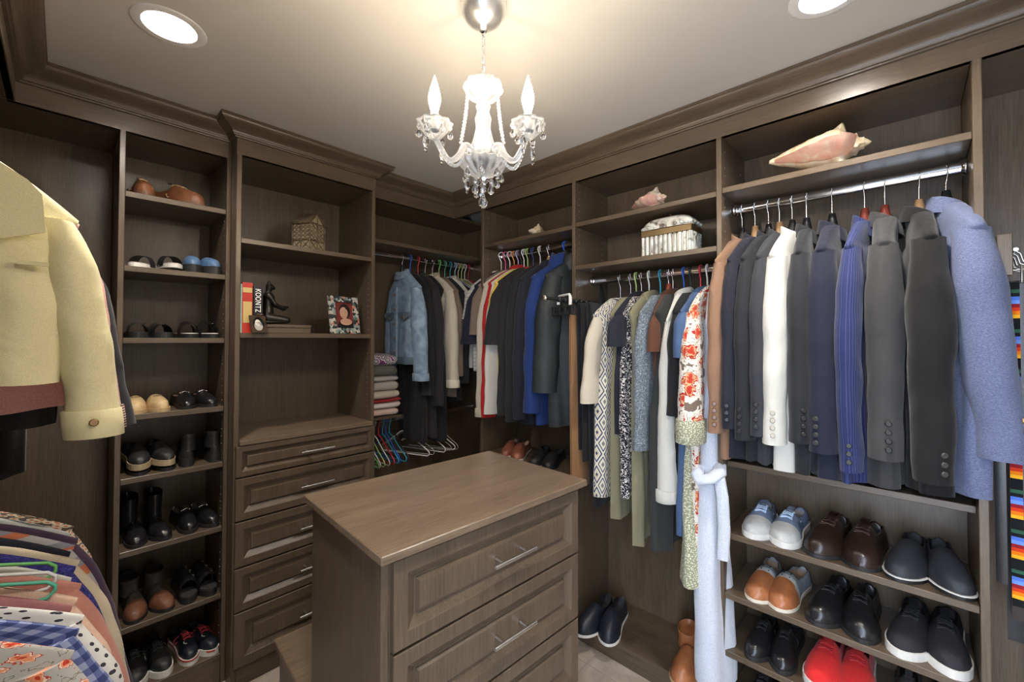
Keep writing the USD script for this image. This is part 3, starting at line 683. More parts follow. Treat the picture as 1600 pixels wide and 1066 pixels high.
# ------------------------------------------------------------------ shoes (toe towards -y, standing on z = 0)
WS = [(0, .0), (.012, .016), (.04, .0255), (.1, .032), (.25, .0335), (.4, .0335), (.55, .038), (.68, .044), (.80, .0425), (.90, .034), (.96, .0225), (.99, .011), (1, .0)]
HS = {'low': [(0, .035), (.03, .054), (.1, .058), (.25, .050), (.40, .058), (.5, .064), (.62, .056), (.75, .046), (.88, .038), (.96, .028), (1, .004)],
      'loafer': [(0, .032), (.03, .048), (.1, .052), (.25, .044), (.40, .048), (.52, .056), (.64, .052), (.78, .043), (.9, .033), (.97, .022), (1, .004)],
      'high': [(0, .05), (.03, .08), (.1, .088), (.25, .083), (.40, .086), (.48, .088), (.6, .066), (.75, .048), (.88, .041), (.96, .03), (1, .004)],
      'clog': [(0, .004), (.05, .014), (.2, .016), (.36, .020), (.45, .050), (.52, .062), (.64, .060), (.78, .052), (.9, .043), (.97, .028), (1, .004)]}
OPEN = {'low': (.03, .42, .008), 'loafer': (.03, .46, .008), 'high': (.03, .40, .008), 'clog': (.0, .40, .006)}
def outline(L, w, side, grow=0.0, pts=90):
    s = 0.5-0.5*np.cos(np.linspace(0, PI, pts//2)); hw = np.interp(s, *zip(*WS))*w*L/0.28
    hw = np.convolve(np.pad(hw, 2, mode='edge'), np.ones(5)/5, 'valid'); hw[[0, -1]] = 0
    c = side*0.010*L/0.28*(1-4*(s-0.45)**2); y = L*(0.5-s)
    P = np.concatenate([np.stack([c+hw, y], 1), np.stack([c-hw, y], 1)[::-1]])
    return sg.Polygon(P).buffer(0.0006).buffer(grow).simplify(0.0004)
def upper_mesh(kind, L, w, side, hsc, z0):
    k = L/0.28; ns, m = 46, 45
    s = 0.5-0.5*np.cos(np.linspace(0, PI, ns)); hw = np.interp(s, *zip(*WS))*w*k; h = np.interp(s, *zip(*HS[kind]))*k*hsc
    h = np.convolve(np.pad(h, 1, mode='edge'), np.ones(3)/3, 'valid')
    c = side*0.010*k*(1-4*(s-0.45)**2); y = L*(0.5-s); a = np.linspace(0, PI, m)
    P = np.zeros((ns, m, 3)); M = np.zeros((ns, m)); o0, o1, fl = OPEN[kind]
    for i in range(ns):
        zz = np.sin(a)**0.62; cs = np.cos(a); x = hw[i]*np.sign(cs)*np.abs(cs)**0.85*(1-0.22*zz*sstep(0.02, 0.06, h[i]))
        mk = sstep(o1+0.03, o1-0.01, s[i])*sstep(o0-0.02, o0+0.03, s[i])*sstep(1.0, 0.80, np.abs(cs)/0.80)
        z = h[i]*zz*(1-mk)+mk*(fl+0.012*k*(0 if kind == 'clog' else 1))
        P[i] = np.stack([c[i]+x, np.full(m, y[i]), z0+z], -1); M[i] = mk
    up_, li = MB(), MB()
    G = MB().grid(P, False, flip=True)
    v, n, f, u = G.V[0], G.N[0], G.F[0], G.U[0]; fm = (M.reshape(-1)[f] > 0.5).sum(1) >= 2
    up_.add(v, f[~fm], n, u)
    if fm.any(): li.add(v, f[fm], n, u)
    return up_, li, P
def ontop(P, s_, t_):
    ns, m = P.shape[:2]; s = 0.5-0.5*np.cos(np.linspace(0, PI, ns)); i = int(np.argmin(np.abs(s-s_))); j = min(m-1, max(0, int(round((0.5+0.5*t_)*(m-1)))))
    return P[i, j]
def shoe(name, label, pos, rot, kind, um, sm, lm=None, L=0.27, w=1.0, side=1, hsc=1.0, sole=0.014, laces=None, extra=None, group=None, cat='shoe', toe=None, heel=0.0, welt=None, tilt=0.0):
    t = thing(name, label, cat, pos, rot, group)
    T = RT(tilt, (1, 0, 0)) if tilt else np.eye(4)
    pp = lambda n_, mb, m_, lab=None: part(t, n_, mb.move(T), m_, lab)
    z0 = sole+heel
    if kind == 'slide':
        pp('sole', MB().extrude(outline(L, w, side, 0.002), sole), sm); pp('insole', MB().extrude(outline(L, w, side, -0.001), 0.004, TR(0, 0, sole)), lm)
        k = L/0.28; a = np.linspace(0.02, PI-0.02, 24)
        for s0, s1 in ((extra or [(0.46, 0.80)])):
            rows = []
            for q in np.linspace(s0, s1, 9):
                hw = np.interp(q, *zip(*WS))*w*k+0.003; c = side*0.010*k*(1-4*(q-0.45)**2); b = 0.5-0.5*math.cos(PI*(q-s0)/(s1-s0)*2)
                rows.append(np.stack([c+hw*np.cos(a), np.full(24, L*(0.5-q)), 0.006+(sole+(0.044+0.012*(s1-q)/(s1-s0))*k*hsc-0.006)*np.sin(a)**0.7], -1))
            pp('strap', MB().grid(np.array(rows), False, flip=True), um)
            if laces == 'buckle':
                c_ = rows[4][8]; q = np.linspace(0, 2*PI, 5)[:-1]+PI/4
                pp('buckle', MB().tube([(c_[0]+0.008*math.cos(x), c_[1]+0.012*math.sin(x), c_[2]+0.002+0.003*math.cos(x)) for x in q], 0.0014, 6, True), CHROME)
        return t
    u, li, P = upper_mesh('low' if kind in ('sneaker', 'oxford', 'boot') else kind, L, w, side, hsc, z0-0.002)
    if heel:
        o = outline(L, w, side, 0.001); hb = o.intersection(sg.box(-1, L*0.5-L*0.28, 1, 1)); fr = o.intersection(sg.box(-1, -1, 1, L*0.5-L*0.28))
        pp('heel', MB().extrude(hb, heel+sole), sm); pp('sole', MB().extrude(fr, heel+sole), sm)
    else: pp('sole', MB().extrude(outline(L, w, side, 0.0035 if kind in ('sneaker', 'clog') else 0.002), sole, None), sm)
    if welt: pp('welt', MB().extrude(outline(L, w, side, 0.0045), 0.004, TR(0, 0, sole-0.003)), welt)
    pp('upper', u, um)
    if li.n: pp('lining', li, lm or um)
    k = L/0.28
    if toe:   # a differently coloured toe section lying on the vamp
        s = 0.5-0.5*np.cos(np.linspace(0, PI, P.shape[0])); rows = P[s > toe[1]].copy(); ce = np.array([0, 0, z0]); rows = rows+np.array([0, -0.0006, 0.0012])
        rows[:, :, 0] *= 1.02
        pp('toe_cap', MB().grid(rows, False, flip=True), toe[0])
    if laces and laces != 'bit':
        lb = MB()
        for i in range(5):
            s0 = 0.41+0.052*i
            A = ontop(P, s0, -0.26), ontop(P, s0+0.035, 0.26); lb.tube([A[0]+[0, 0, .003], (A[0]+A[1])/2+[0, 0, .006], A[1]+[0, 0, .003]], 0.0028, 6)
            A = ontop(P, s0, 0.26), ontop(P, s0+0.035, -0.26); lb.tube([A[0]+[0, 0, .003], (A[0]+A[1])/2+[0, 0, .007], A[1]+[0, 0, .003]], 0.0028, 6)
        K = ontop(P, 0.43, 0)+[0, 0, .008]
        for sx in (-1, 1):
            lb.tube([K, K+[sx*.016, .004, .012], K+[sx*.034, -.004, .004], K+[sx*.036, -.012, -.010], K+[sx*.018, -.010, .0], K], 0.0019, 6)
            lb.tube([K, K+[sx*.012, -.014, .004], K+[sx*.026, -.03, -.012], K+[sx*.030, -.04, -.022]], 0.0017, 6)
        pp('lace', lb, laces)
        tg = MB(); rows = np.array([[ontop(P, q, v)+[0, 0.0, 0.004+0.014*max(0, (0.48-q)/0.14)] for v in np.linspace(-0.2, 0.2, 7)] for q in (0.34, 0.40, 0.46, 0.52, 0.58)])
        rows[0] += [0, 0.004, 0.004]; rows[:2, :, 2] = np.maximum(rows[:2, :, 2], z0+0.068*k*hsc); pp('tongue', MB().grid(rows, False), um)
    if laces == 'bit':
        A, Bq = ontop(P, 0.56, -0.35)+[0, 0, .004], ontop(P, 0.56, 0.35)+[0, 0, .004]; C_ = (A+Bq)/2+[0, -0.002, 0.006]
        pp('metal_bit', MB().tube([A, C_, Bq], 0.0022, 8).ball(A, 0.005).ball(Bq, 0.005), CHROME)
        rows = np.array([[ontop(P, q, v)*[1.02, 1, 1]+[0, 0, 0.0022] for v in np.linspace(-0.85, 0.85, 17)] for q in (0.53, 0.56, 0.60)]); pp('saddle_strap', MB().grid(rows, False, flip=True), um)
    if kind == 'boot':
        H = extra or 0.15; a = np.linspace(0, 2*PI, 30)[:-1]; yc = L*0.5-0.062*k
        rows = [(0.036, 0.060, 0.035, 0), (0.034, 0.056, 0.06, 0), (0.035, 0.053, 0.09, 0), (0.037, 0.054, H-0.02, 0), (0.038, 0.056, H, 0), (0.034, 0.051, H-0.002, 0), (0.031, 0.046, 0.09, 0)]
        Q = np.array([[(rx*k*w*math.cos(q), yc+ry*k*math.sin(q), z0+z*k+(0.006*math.sin(q) if z > H-0.03 else 0)) for q in a] for rx, ry, z, _ in rows])
        pp('shaft', MB().grid(Q, True, False, True), um)
    if extra and kind != 'boot': extra(t, P, pp, z0)
    return t
def pair(name, labs, pts, z, rot, **kw):
    """two shoes side by side: pts = room positions of the left and right one in the picture"""
    base = kw.pop('base', 0)
    out = []
    for i, (x, y) in enumerate(pts):
        r = rot[i] if isinstance(rot, (tuple, list)) else rot
        out.append(shoe(name, labs[i], (x, y, z), r, side=(1 if i == 0 else -1), **kw))
    return out

# ------------------------------------------------------------------ ornaments
def conch(label, loc, rot, S, outer, lip, flip=1, tilt=0.0):
    t = thing('seashell', label, 'seashell', loc, rot, 'large seashells on the top shelves')
    T = RT(tilt, (0, 1, 0))
    n, m = 64, 40; s = np.linspace(0, 1, n); a = np.linspace(0, 2*PI, m, endpoint=False)
    R = np.interp(s, [0, .03, .08, .10, .15, .17, .24, .30, .40, .60, .80, .93, 1], [0.01, .07, .13, .12, .22, .21, .36, .46, .45, .35, .21, .11, .05])*S*0.5
    P = np.zeros((n, m, 3))
    for i in range(n):
        k = 1+0.42*math.exp(-((s[i]-.29)/.045)**2)*np.maximum(0, np.cos(a*3.5+s[i]*3))**4+0.25*math.exp(-((s[i]-.16)/.03)**2)*np.maximum(0, np.cos(a*4+2))**4+0.2*math.exp(-((s[i]-.09)/.02)**2)*np.maximum(0, np.cos(a*4+1))**3
        P[i] = np.stack([(s[i]-.5)*S+0.10*S*(k-1)*-1, R[i]*k*np.cos(a), R[i]*k*np.sin(a)*0.95], -1)
    P += (meshkit.fbm(P*60/S*0.25, 3, 4)[..., None]-0.5)*0.02*S
    low = P[:, :, 2].min(); P[:, :, 2] -= low
    part(t, 'body', MB().grid(P, True, True, True).move(T), outer)
    # flared lip rolling outward from the aperture on the side that faces the room
    u = np.linspace(0, 1, 34); v = np.linspace(0, 1, 14); Q = np.zeros((34, 14, 3))
    for i, q in enumerate(u):
        sx = .20+.74*q; rr = np.interp(sx, s, R); wv = 0.17*S*math.sin(PI*(0.10+0.86*q)**0.8)*(1+0.10*math.sin(q*23))
        for j, p in enumerate(v):
            th = -1.35+1.45*p-0.25*q*p; d = rr*(1.02-0.10*math.sin(PI*p))+wv*p**1.8
            Q[i, j] = ((sx-.5)*S-0.03*S*p*(1-q)*2, -d*math.cos(th)*-1, d*math.sin(th)*0.9-low)
    Q[:, :, 2] = np.maximum(Q[:, :, 2], 0.001)
    part(t, 'lip', MB().grid(Q, False).grid(Q+[0, 0, 0.0025], False, flip=True).move(T), lip)
def shellmat(key, cols):
    usdkit.material(stage, LK+key, {'tc': ('texture_coordinate', {}), 'n': ('noise_texture', {'scale': 22.0, 'detail': 4.0, 'distortion': 1.0}), 'r': ('rgb_ramp', {'ramp': cols}), 'b': ('bump', {'strength': 0.3, 'distance': 0.004}), 'p': ('principled_bsdf', {'roughness': 0.38, 'subsurface_weight': 0.15, 'subsurface_scale': 0.01})},
        [('tc.object', 'n.vector'), ('n.fac', 'r.fac'), ('r.color', 'p.base_color'), ('n.fac', 'b.height'), ('b.normal', 'p.normal')], surface='p.BSDF'); return LK+key
S_PINK = shellmat('shell_pink', [(.35, (.62, .34, .28)), (.5, (.75, .55, .44)), (.65, (.72, .62, .5))]); S_LIP = shellmat('shell_lip', [(.35, (.80, .36, .28)), (.6, (.85, .52, .40)), (.7, (.88, .68, .55))])
S_CREAM = shellmat('shell_cream', [(.35, (.66, .48, .30)), (.5, (.76, .62, .44)), (.68, (.80, .70, .54))]); S_CLIP = shellmat('shell_cream_lip', [(.3, (.85, .70, .55)), (.7, (.88, .80, .68))])
conch('small cream spiny shell on the corner bay shelf at the right run', (1.872, 1.565, 2.083), 60, 0.135, S_CREAM, S_CLIP, 1)
conch('rosy pink conch shell on the upper shelf above the mirrored box', (1.880, 0.885, 2.090), 75, 0.20, S_PINK, S_LIP, 1)
conch('largest conch shell, peach with pink mouth, above the suit jackets', (1.872, 0.235, 2.098), 97, 0.30, S_CREAM, S_LIP, 1)

# mirrored trinket box with domed lid
def trinket():
    MIR = plain('antique_mirror', (0.40, 0.38, 0.34), 0.3, 0.8); ZINC = shellmat('whitewash', [(.35, (.10, .085, .065)), (.47, (.55, .53, .48)), (.6, (.72, .70, .66))]); BR = plain('aged_brass', (0.16, 0.115, 0.06), 0.4, 0.8)
    t = thing('trinket_box', 'antique fluted white and mirrored box with domed lid on the middle shelf', 'box', (1.868, 0.775, 1.872), -90)
    w, d, h = 0.112, 0.062, 0.088
    part(t, 'body', B((-w+.006, -d+.006, 0.004), (w-.006, d-.006, h), 0.002), MIR)
    for i in range(11):
        x = -w+0.008+i*(2*w-0.016)/10
        part(t, 'rib', MB().tube([(x, -d+0.003, 0), (x, -d+0.003, h)], 0.0078, 8), ZINC)
    for i in range(6):
        y = -d+0.014+i*(2*d-0.028)/5
        for s in (-1, 1): part(t, 'rib', MB().tube([(s*(w-0.003), y, 0), (s*(w-0.003), y, h)], 0.0078, 8), ZINC)
    part(t, 'band', B((-w-.002, -d-.002, h), (w+.002, d+.002, h+.030), 0.003), BR)
    v = np.linspace(0, 1, 16); a = np.linspace(0, 2*PI, 48, endpoint=False); P = []
    for q in v:
        k = math.cos(q*PI/2)**0.55 if q < 1 else 0.02
        P.append(np.stack([np.sign(np.cos(a))*np.abs(np.cos(a))**.45*(w+.006)*k, np.sign(np.sin(a))*np.abs(np.sin(a))**.45*(d+.006)*k, np.full(48, h+.030+.056*math.sin(q*PI/2))], -1))
    part(t, 'lid', MB().grid(np.array(P), True, True, True), ZINC)
    lv = MB()
    for i in range(26):
        th = i*2*PI/26; x = np.sign(math.cos(th))*abs(math.cos(th))**.45*(w+.005); y = np.sign(math.sin(th))*abs(math.sin(th))**.45*(d+.005)
        lv.ball((x, y, h+.040), 0.009, 1, (1, 1, 0.8))
    part(t, 'leaf_border', lv, ZINC, kind='stuff')
    part(t, 'finial', MB().lathe([(.012, h+.082), (.006, h+.092), (.010, h+.100), (.0, h+.108)], 14), BR)
trinket()

# pierced metal candle house
def house():
    BR = shellmat('pierced_brass', [(.35, (.05, .036, .022)), (.6, (.17, .125, .075))]); GL = plain('mottled_glass', (0.36, 0.30, 0.21), 0.25)
    t = thing('candle_house', 'small brass candle house with lattice walls and pitched roof on the display shelf', 'lantern', (0.843, 2.205, 1.938), 28)
    w, h, p = 0.052, 0.135, 0.052
    part(t, 'glass_body', MB().extrude(sg.Polygon([(-w+.003, 0), (w-.003, 0), (w-.003, h), (0, h+p-.004), (-w+.003, h)]), 2*w-.006, TR(0, w-.003, 0) @ RT(90, (1, 0, 0))), GL)
    for rot in range(4):
        fr = MB(); tr = RT(90*rot, (0, 0, 1)); wall = MB()
        for x in (-w, 0, w): wall.tube([(x, -w, 0), (x, -w, h)], .003, 6)
        for z in (0.003, h*.36, h): wall.tube([(-w, -w, z), (w, -w, z)], .0028, 6)
        for x0 in (-w, 0):
            wall.tube([(x0, -w, .003), (x0+w, -w, h*.36)], .0018, 6).tube([(x0+w, -w, .003), (x0, -w, h*.36)], .0018, 6)
            for k in range(4):
                th = np.linspace(0, 2*PI, 11)[:-1]
                for q in range(2): wall.tube([(x0+w*(.27+.46*q)+.011*math.cos(c), -w, h*(.46+.145*k)+.0075*math.sin(c)) for c in th], .0014, 5, True)
        part(t, 'lattice_wall', wall.move(tr), BR)
    for s in (-1, 1):
        q = np.array([(s*(w+.010), -w-.010, h-.006), (s*(w+.010), w+.010, h-.006), (0, w+.010, h+p), (0, -w-.010, h+p)]); m = MB().add(q, [[0, 1, 2, 3]]).add(q+[0, 0, .005], [[3, 2, 1, 0]])
        for k in range(4): e = np.array([q[k], q[(k+1) % 4]]); m.add(np.array([e[0], e[1], e[1]+[0, 0, .005], e[0]+[0, 0, .005]]), [[0, 1, 2, 3]])
        part(t, 'roof_panel', m, BR)
    part(t, 'gable', MB().tube([(-w, -w-.002, h), (0, -w-.002, h+p-.004), (w, -w-.002, h)], .003, 6).tube([(0, -w-.002, h), (0, -w-.002, h+p-.004)], .002, 6), BR)
    part(t, 'chimney_ring', MB().tube([(.008*math.cos(c), 0, h+p+.010+.008*math.sin(c)) for c in np.linspace(0, 2*PI, 13)[:-1]], .0016, 6, True), BR)
house()

# books
PAPER = plain('paper', (0.72, 0.68, 0.58), 0.9)
def book(label, x0, x1, h, d, col, marks):
    y = YD+0.012; z = 1.523
    t = thing('book', label, 'book', ((x0+x1)/2, y, z), 0, 'books on the display shelf'); hw = (x1-x0)/2
    cv = MB().box((-hw, 0, 0), (-hw+.002, d, h)).box((hw-.002, 0, 0), (hw, d, h)).box((-hw, -.001, 0), (hw, .002, h))
    part(t, 'cover', cv, col); part(t, 'pages', B((-hw+.0022, .003, .003), (hw-.0022, d-.004, h-.003), 0), PAPER)
    for nm_, mb, m in marks(hw, h): part(t, nm_, mb, m)
RED = plain('book_red', (0.50, 0.035, 0.02), 0.35); GOLD = plain('book_gold', (0.62, 0.45, 0.16), 0.4); BLK = plain('book_black', (0.012, 0.012, 0.014), 0.3); INKW = plain('ink_white', (0.8, 0.8, 0.78), 0.5); AQUA = plain('book_aqua', (0.42, 0.62, 0.55), 0.5)
book('slim pale aqua book at the far left of the shelf', 0.5265, 0.5330, 0.215, 0.15, AQUA, lambda w, h: [])
def m_red(w, h):
    sp_ = [('label_panel', B((-w+.003, -.0022, h*.20), (w-.003, -.0005, h*.62), 0), GOLD), ('label_panel', B((-w+.006, -.0024, h*.70), (w-.006, -.0005, h*.74), 0), GOLD)]
    return sp_[:1] + [('label_panel', B((-w+.002, -.0022, h*.80), (w-.002, -.0005, h*.90), 0), GOLD)]
book('thick red and gold hardback second from the left', 0.5340, 0.5740, 0.222, 0.16, RED, m_red)
def m_koontz(w, h):
    tm = meshkit.text_mesh('KOONTZ', 0.026, 0.0006, True); tm.apply_translation(-tm.bounds.mean(0)); tm.apply_transform(RT(90, (0, 1, 0)) if 0 else np.eye(4))
    sc = 0.104/(tm.bounds[1][0]-tm.bounds[0][0]); tm.apply_scale([sc, sc*1.15, 1]); tm.apply_transform(TR(0, -.0016, h*.69) @ RT(90, (1, 0, 0)) @ RT(-90, (0, 0, 1)))
    return [('title', MB().tri(tm, False), INKW)]
book('black hardback with white title lettering down its spine', 0.5770, 0.6150, 0.210, 0.16, BLK, m_koontz)

# kneeling cat-headed figurine on a flat box
def figure():
    import manifold3d as m3
    BZ = plain('bronze_black', (0.018, 0.015, 0.013), 0.28, 0.3)
    J = dict(hip=(0, 0.0, .045, .030), waist=(.004, 0, .085, .022), chest=(0.006, 0, .125, .027), neck=(.004, 0, .152, .011), head=(.010, 0, .178, .017), muz=(.026, 0, .173, .009),
             shl=(.004, -.028, .137, .011), shr=(.004, .028, .137, .011), ell=(.030, -.036, .095, .008), elr=(.030, .036, .095, .008), hal=(.072, -.022, .075, .0065), har=(.072, .022, .075, .0065),
             hl=(0, -.018, .034, .021), hr=(0, .018, .034, .021), kl=(.082, -.020, .022, .015), kr=(.082, .020, .022, .015), fl=(-.022, -.020, .010, .010), fr=(-.022, .020, .010, .010), ea=(.006, -.012, .203, .003), eb=(.006, .012, .203, .003), ba=(.008, -.011, .186, .008), bb=(.008, .011, .186, .008))
    bones = [('hip', 'waist'), ('waist', 'chest'), ('chest', 'neck'), ('neck', 'head'), ('head', 'muz'), ('chest', 'shl'), ('chest', 'shr'), ('shl', 'ell'), ('shr', 'elr'), ('ell', 'hal'), ('elr', 'har'), ('hip', 'hl'), ('hip', 'hr'), ('hl', 'kl'), ('hr', 'kr'), ('kl', 'fl'), ('kr', 'fr'), ('ba', 'ea'), ('bb', 'eb')]
    sp_ = lambda k: m3.Manifold.sphere(J[k][3], 20).translate(J[k][:3])
    M = None
    for a, b in bones:
        h = m3.Manifold.batch_hull([sp_(a), sp_(b)]); M = h if M is None else M+h
    M = M.refine_to_length(0.006); me = M.to_mesh(); tm = trimesh.Trimesh(me.vert_properties[:, :3], me.tri_verts); trimesh.smoothing.filter_taubin(tm, iterations=8)
    t = thing('figurine', 'black kneeling cat-headed figurine with cupped hands sitting on a wooden box', 'figurine', (0.650, YD+0.075, 1.563), -10)
    part(t, 'body', MB().tri(tm, True), BZ)
    part(t, 'bowl', MB().lathe([(.0, .078), (.010, .080), (.013, .090), (.010, .086), (.0, .084)], 16, (.080, 0, 0)), BZ)
    t = thing('wooden_box', 'flat dark wooden box under the kneeling figurine', 'box', (0.722, YD+0.08, 1.523), 0)
    part(t, 'box_body', B((-.105, -.065, 0), (.105, .065, .026), .002), WX); part(t, 'lid', B((-.107, -.067, .0265), (.107, .067, .040), .002), WX)
figure()

# picture frames: flat printed photographs behind frames
SKIN = plain('print_skin', (0.62, 0.36, 0.25), 0.5); HAIR = plain('print_hair', (0.02, 0.014, 0.012), 0.5); PRED = plain('print_red', (0.22, 0.035, 0.03), 0.5); PBLK = plain('print_black', (0.01, 0.01, 0.012), 0.5); LIPS = plain('print_lips', (0.45, 0.08, 0.07), 0.5); GREY = plain('print_grey', (0.45, 0.43, 0.40), 0.5); PALE = plain('print_pale', (0.75, 0.72, 0.66), 0.5)
def ell(cx, cy, rx, ry): 
    from shapely import affinity
    return affinity.scale(sg.Point(cx, cy).buffer(1, 16), rx, ry)
def prints(t, T, items):
    for i, (nm_, poly, m) in enumerate(items): part(t, nm_, MB().extrude(poly, 0.0003, T @ TR(0, 0, 0.0004*i)), m)
def frame_big():
    FL = fabric('floral_frame', [(0.0, (.03, .04, .045)), (.32, (.10, .20, .18)), (.42, (.50, .50, .47)), (.56, (.05, .06, .06)), (.62, (.28, .36, .36)), (.78, (.62, .25, .18)), (.84, (.62, .58, .50))], 'cell', 120, 0.35, bump=0.0, wrinkle=0.0)
    t = thing('picture_frame', 'floral patterned picture frame with a portrait of a smiling dark-haired woman', 'picture frame', (1.017, YD+0.055, 1.523), 12)
    W_, H_, b = 0.088, 0.198, 0.033
    T0 = RT(-8, (1, 0, 0))
    ring = sg.box(-W_, 0, W_, H_).difference(sg.box(-W_+b, b*.9, W_-b, H_-b*.9))
    part(t, 'frame', MB().extrude(ring, .014, T0 @ TR(0, 0, 0) @ RT(90, (1, 0, 0))), FL)
    part(t, 'backing', B((-W_+.004, -.001, .004), (W_-.004, .003, H_-.004), 0).move(T0), BLACKP)
    part(t, 'stand', MB().box((-.02, .023, .004), (.02, .026, .13), 0, RT(16, (1, 0, 0), (0, .023, .13))), BLACKP)
    T = T0 @ TR(0, -.0045, 0) @ RT(90, (1, 0, 0)); cy = .100; hi = sg.box(-W_+b, b*.9, W_-b, H_-b*.9)
    clip = lambda p: p.intersection(hi)
    prints(t, T, [('photograph', hi, PRED), ('print', clip(ell(.006, cy+.020, .034, .040)), HAIR), ('print', clip(ell(.008, cy-.062, .050, .040)), PBLK), ('print', clip(ell(.010, cy-.036, .036, .018).union(sg.box(-.010, cy-.03, .014, cy))), SKIN),
                   ('print', ell(-.001, cy+.012, .0245, .031), SKIN), ('print', clip(ell(.020, cy+.039, .010, .009)), HAIR), ('print', ell(-.010, cy+.015, .0030, .0012).union(ell(.009, cy+.015, .0030, .0012)), plain('print_brown', (.30, .17, .12), .5)), ('print', ell(-.001, cy-.004, .010, .0034), LIPS), ('print', ell(-.001, cy-.0032, .008, .0017), PALE)])
def frame_small():
    FR = plain('frame_bronze', (0.10, 0.065, 0.045), 0.35, 0.5)
    t = thing('picture_frame', 'small bronze picture frame with a black and white photo in front of the books', 'picture frame', (0.592, YD-0.016, 1.523), 14)
    W_, H_, b = 0.034, 0.078, 0.009; T0 = RT(-14, (1, 0, 0)) @ RT(0, (0, 1, 0))
    ring = sg.box(-W_, 0, W_, H_).difference(ell(0, H_*.5, W_-b, H_*.5-b))
    part(t, 'frame', MB().extrude(ring, .008, T0 @ RT(90, (1, 0, 0))), FR); part(t, 'backing', B((-W_+.002, -.001, .002), (W_-.002, .002, H_-.002), 0).move(T0), BLACKP)
    T = T0 @ TR(0, -.0025, 0) @ RT(90, (1, 0, 0))
    prints(t, T, [('photograph', ell(0, H_*.5, W_-b, H_*.5-b), PBLK), ('print', ell(.002, H_*.40, .018, .022), GREY), ('print', ell(0, H_*.58, .012, .015), PALE), ('print', ell(-.004, H_*.59, .002, .0014).union(ell(.004, H_*.59, .002, .0014)), HAIR)])
    bw_ = MB()
    for s in (-1, 1): bw_.ball((s*.008, -.010, H_+.002), .008, 1, (1.1, .5, .7))
    part(t, 'bow', bw_.ball((0, -.011, H_+.002), .004), FR)
frame_big(); frame_small()

# ------------------------------------------------------------------ cloth colours
def C(r, g, b): return lin((r, g, b))
def fab(key, c, **k): return fabric('cloth_'+key, C(*c), **k)
BK = fab('black', (30, 30, 33)); BK2 = fab('soft_black', (40, 40, 42)); CHAR = fab('charcoal', (39, 40, 44)); NAVY = fab('navy', (36, 37, 48)); NAVY2 = fab('ink_navy', (35, 37, 54))
GRY = fab('grey', (54, 55, 60)); GRY2 = fab('mid_grey', (112, 110, 112)); LGRY = fab('light_grey', (178, 177, 172)); WHT = fab('white', (212, 210, 202)); CRM = fab('cream', (206, 196, 178)); CAMEL = fab('camel', (142, 110, 88))
ROYAL = fab('royal', (36, 58, 116)); RAIN = fab('rain', (46, 50, 52), rough=0.5, sheen=0.0, weave=300); OLIVE = fab('olive', (134, 130, 104)); TAN = fab('tan', (150, 112, 78)); REDC = fab('red', (176, 38, 40)); YEL = fab('yellow', (226, 196, 92))
ROBE = fab('robe', (206, 212, 226), weave=420, bump=0.8, sheen=0.4); PINK = fab('pink_knit', (214, 158, 150), weave=500, bump=0.5); BUTTER = fab('butter', (222, 212, 168), wrinkle=0.6)
TAUPE = fab('taupe', (128, 112, 98)); BROWN = fab('brown', (92, 58, 44)); DENIMB = fab('blue_linen', (70, 92, 128))
DENIM = fabric('denim', [(0.30, C(116, 138, 160)), (0.50, C(136, 158, 180)), (0.70, C(160, 182, 202))], 'noise', 14, interp=True, weave=1300, wrinkle=0.6)
DENIMD = fab('denim_dark', (96, 112, 128))
LBLUE = fabric('blue_melange', [(0.30, C(78, 85, 112)), (0.50, C(98, 107, 138)), (0.70, C(124, 133, 162))], 'noise', 260, interp=True, st=(1, 2.2))
PIN = fabric('blue_pinstripe', [C(40, 48, 90)]*6+[C(78, 88, 132)], 'stripe', 120)
GEO = fabric('blue_diamond_print', [(0.0, C(58, 74, 110)), (0.10, C(206, 196, 160)), (0.20, C(214, 206, 190)), (0.34, C(50, 66, 104)), (0.44, C(216, 210, 194)), (0.60, C(52, 68, 106)), (0.68, C(216, 210, 194)), (0.86, C(120, 124, 120))], 'diamond', 20, st=(1, .5))
LEO = fabric('leopard_print', [(0, C(226, 222, 216)), (0.42, C(30, 30, 42)), (0.60, C(226, 222, 216))], 'noise', 80)
SNAKE = fabric('snake_print', [(0.0, C(70, 80, 92)), (.40, C(120, 132, 142)), (.5, C(60, 70, 82)), (.6, C(150, 160, 166))], 'noise', 130, interp=True)
FLOR = fabric('red_floral_print', [(0.0, C(186, 58, 46)), (0.12, C(198, 88, 62)), (0.20, C(216, 176, 130)), (0.27, C(170, 48, 44)), (0.34, C(228, 218, 206)), (0.44, C(138, 134, 106)), (0.47, C(232, 224, 214)), (0.60, C(232, 224, 214)), (0.66, C(120, 104, 92))], 'floral', 13)
MINT = fabric('sage_dots', [(0.0, C(216, 218, 196)), (0.30, C(152, 152, 126))], 'vor', 130)
PAIS = fabric('paisley_print', [(0.0, C(216, 208, 206)), (.16, C(56, 40, 62)), (.26, C(205, 200, 204)), (.36, C(70, 50, 80)), (.46, C(214, 208, 206)), (.6, C(120, 60, 110))], 'vor', 26)
GING = fabric('blue_gingham', [(0.0, C(150, 160, 194)), (0.3, C(92, 102, 150)), (0.7, C(52, 62, 112))], 'check', 34)
EMB = fabric('embroidered_grey', [(0.0, C(196, 62, 40)), (0.10, C(230, 150, 110)), (0.20, C(236, 214, 200)), (0.25, C(186, 70, 50)), (0.29, C(176, 174, 168)), (0.60, C(110, 106, 84)), (0.63, C(176, 174, 168))], 'floral', 19)
VIO = fabric('violet_print', [(0, C(52, 50, 120)), (.5, C(84, 82, 168)), (.56, C(40, 40, 96))], 'noise', 90); SPOT = fabric('spotted_white', [(0.0, C(60, 58, 66)), (0.20, C(220, 218, 212))], 'vor', 45)
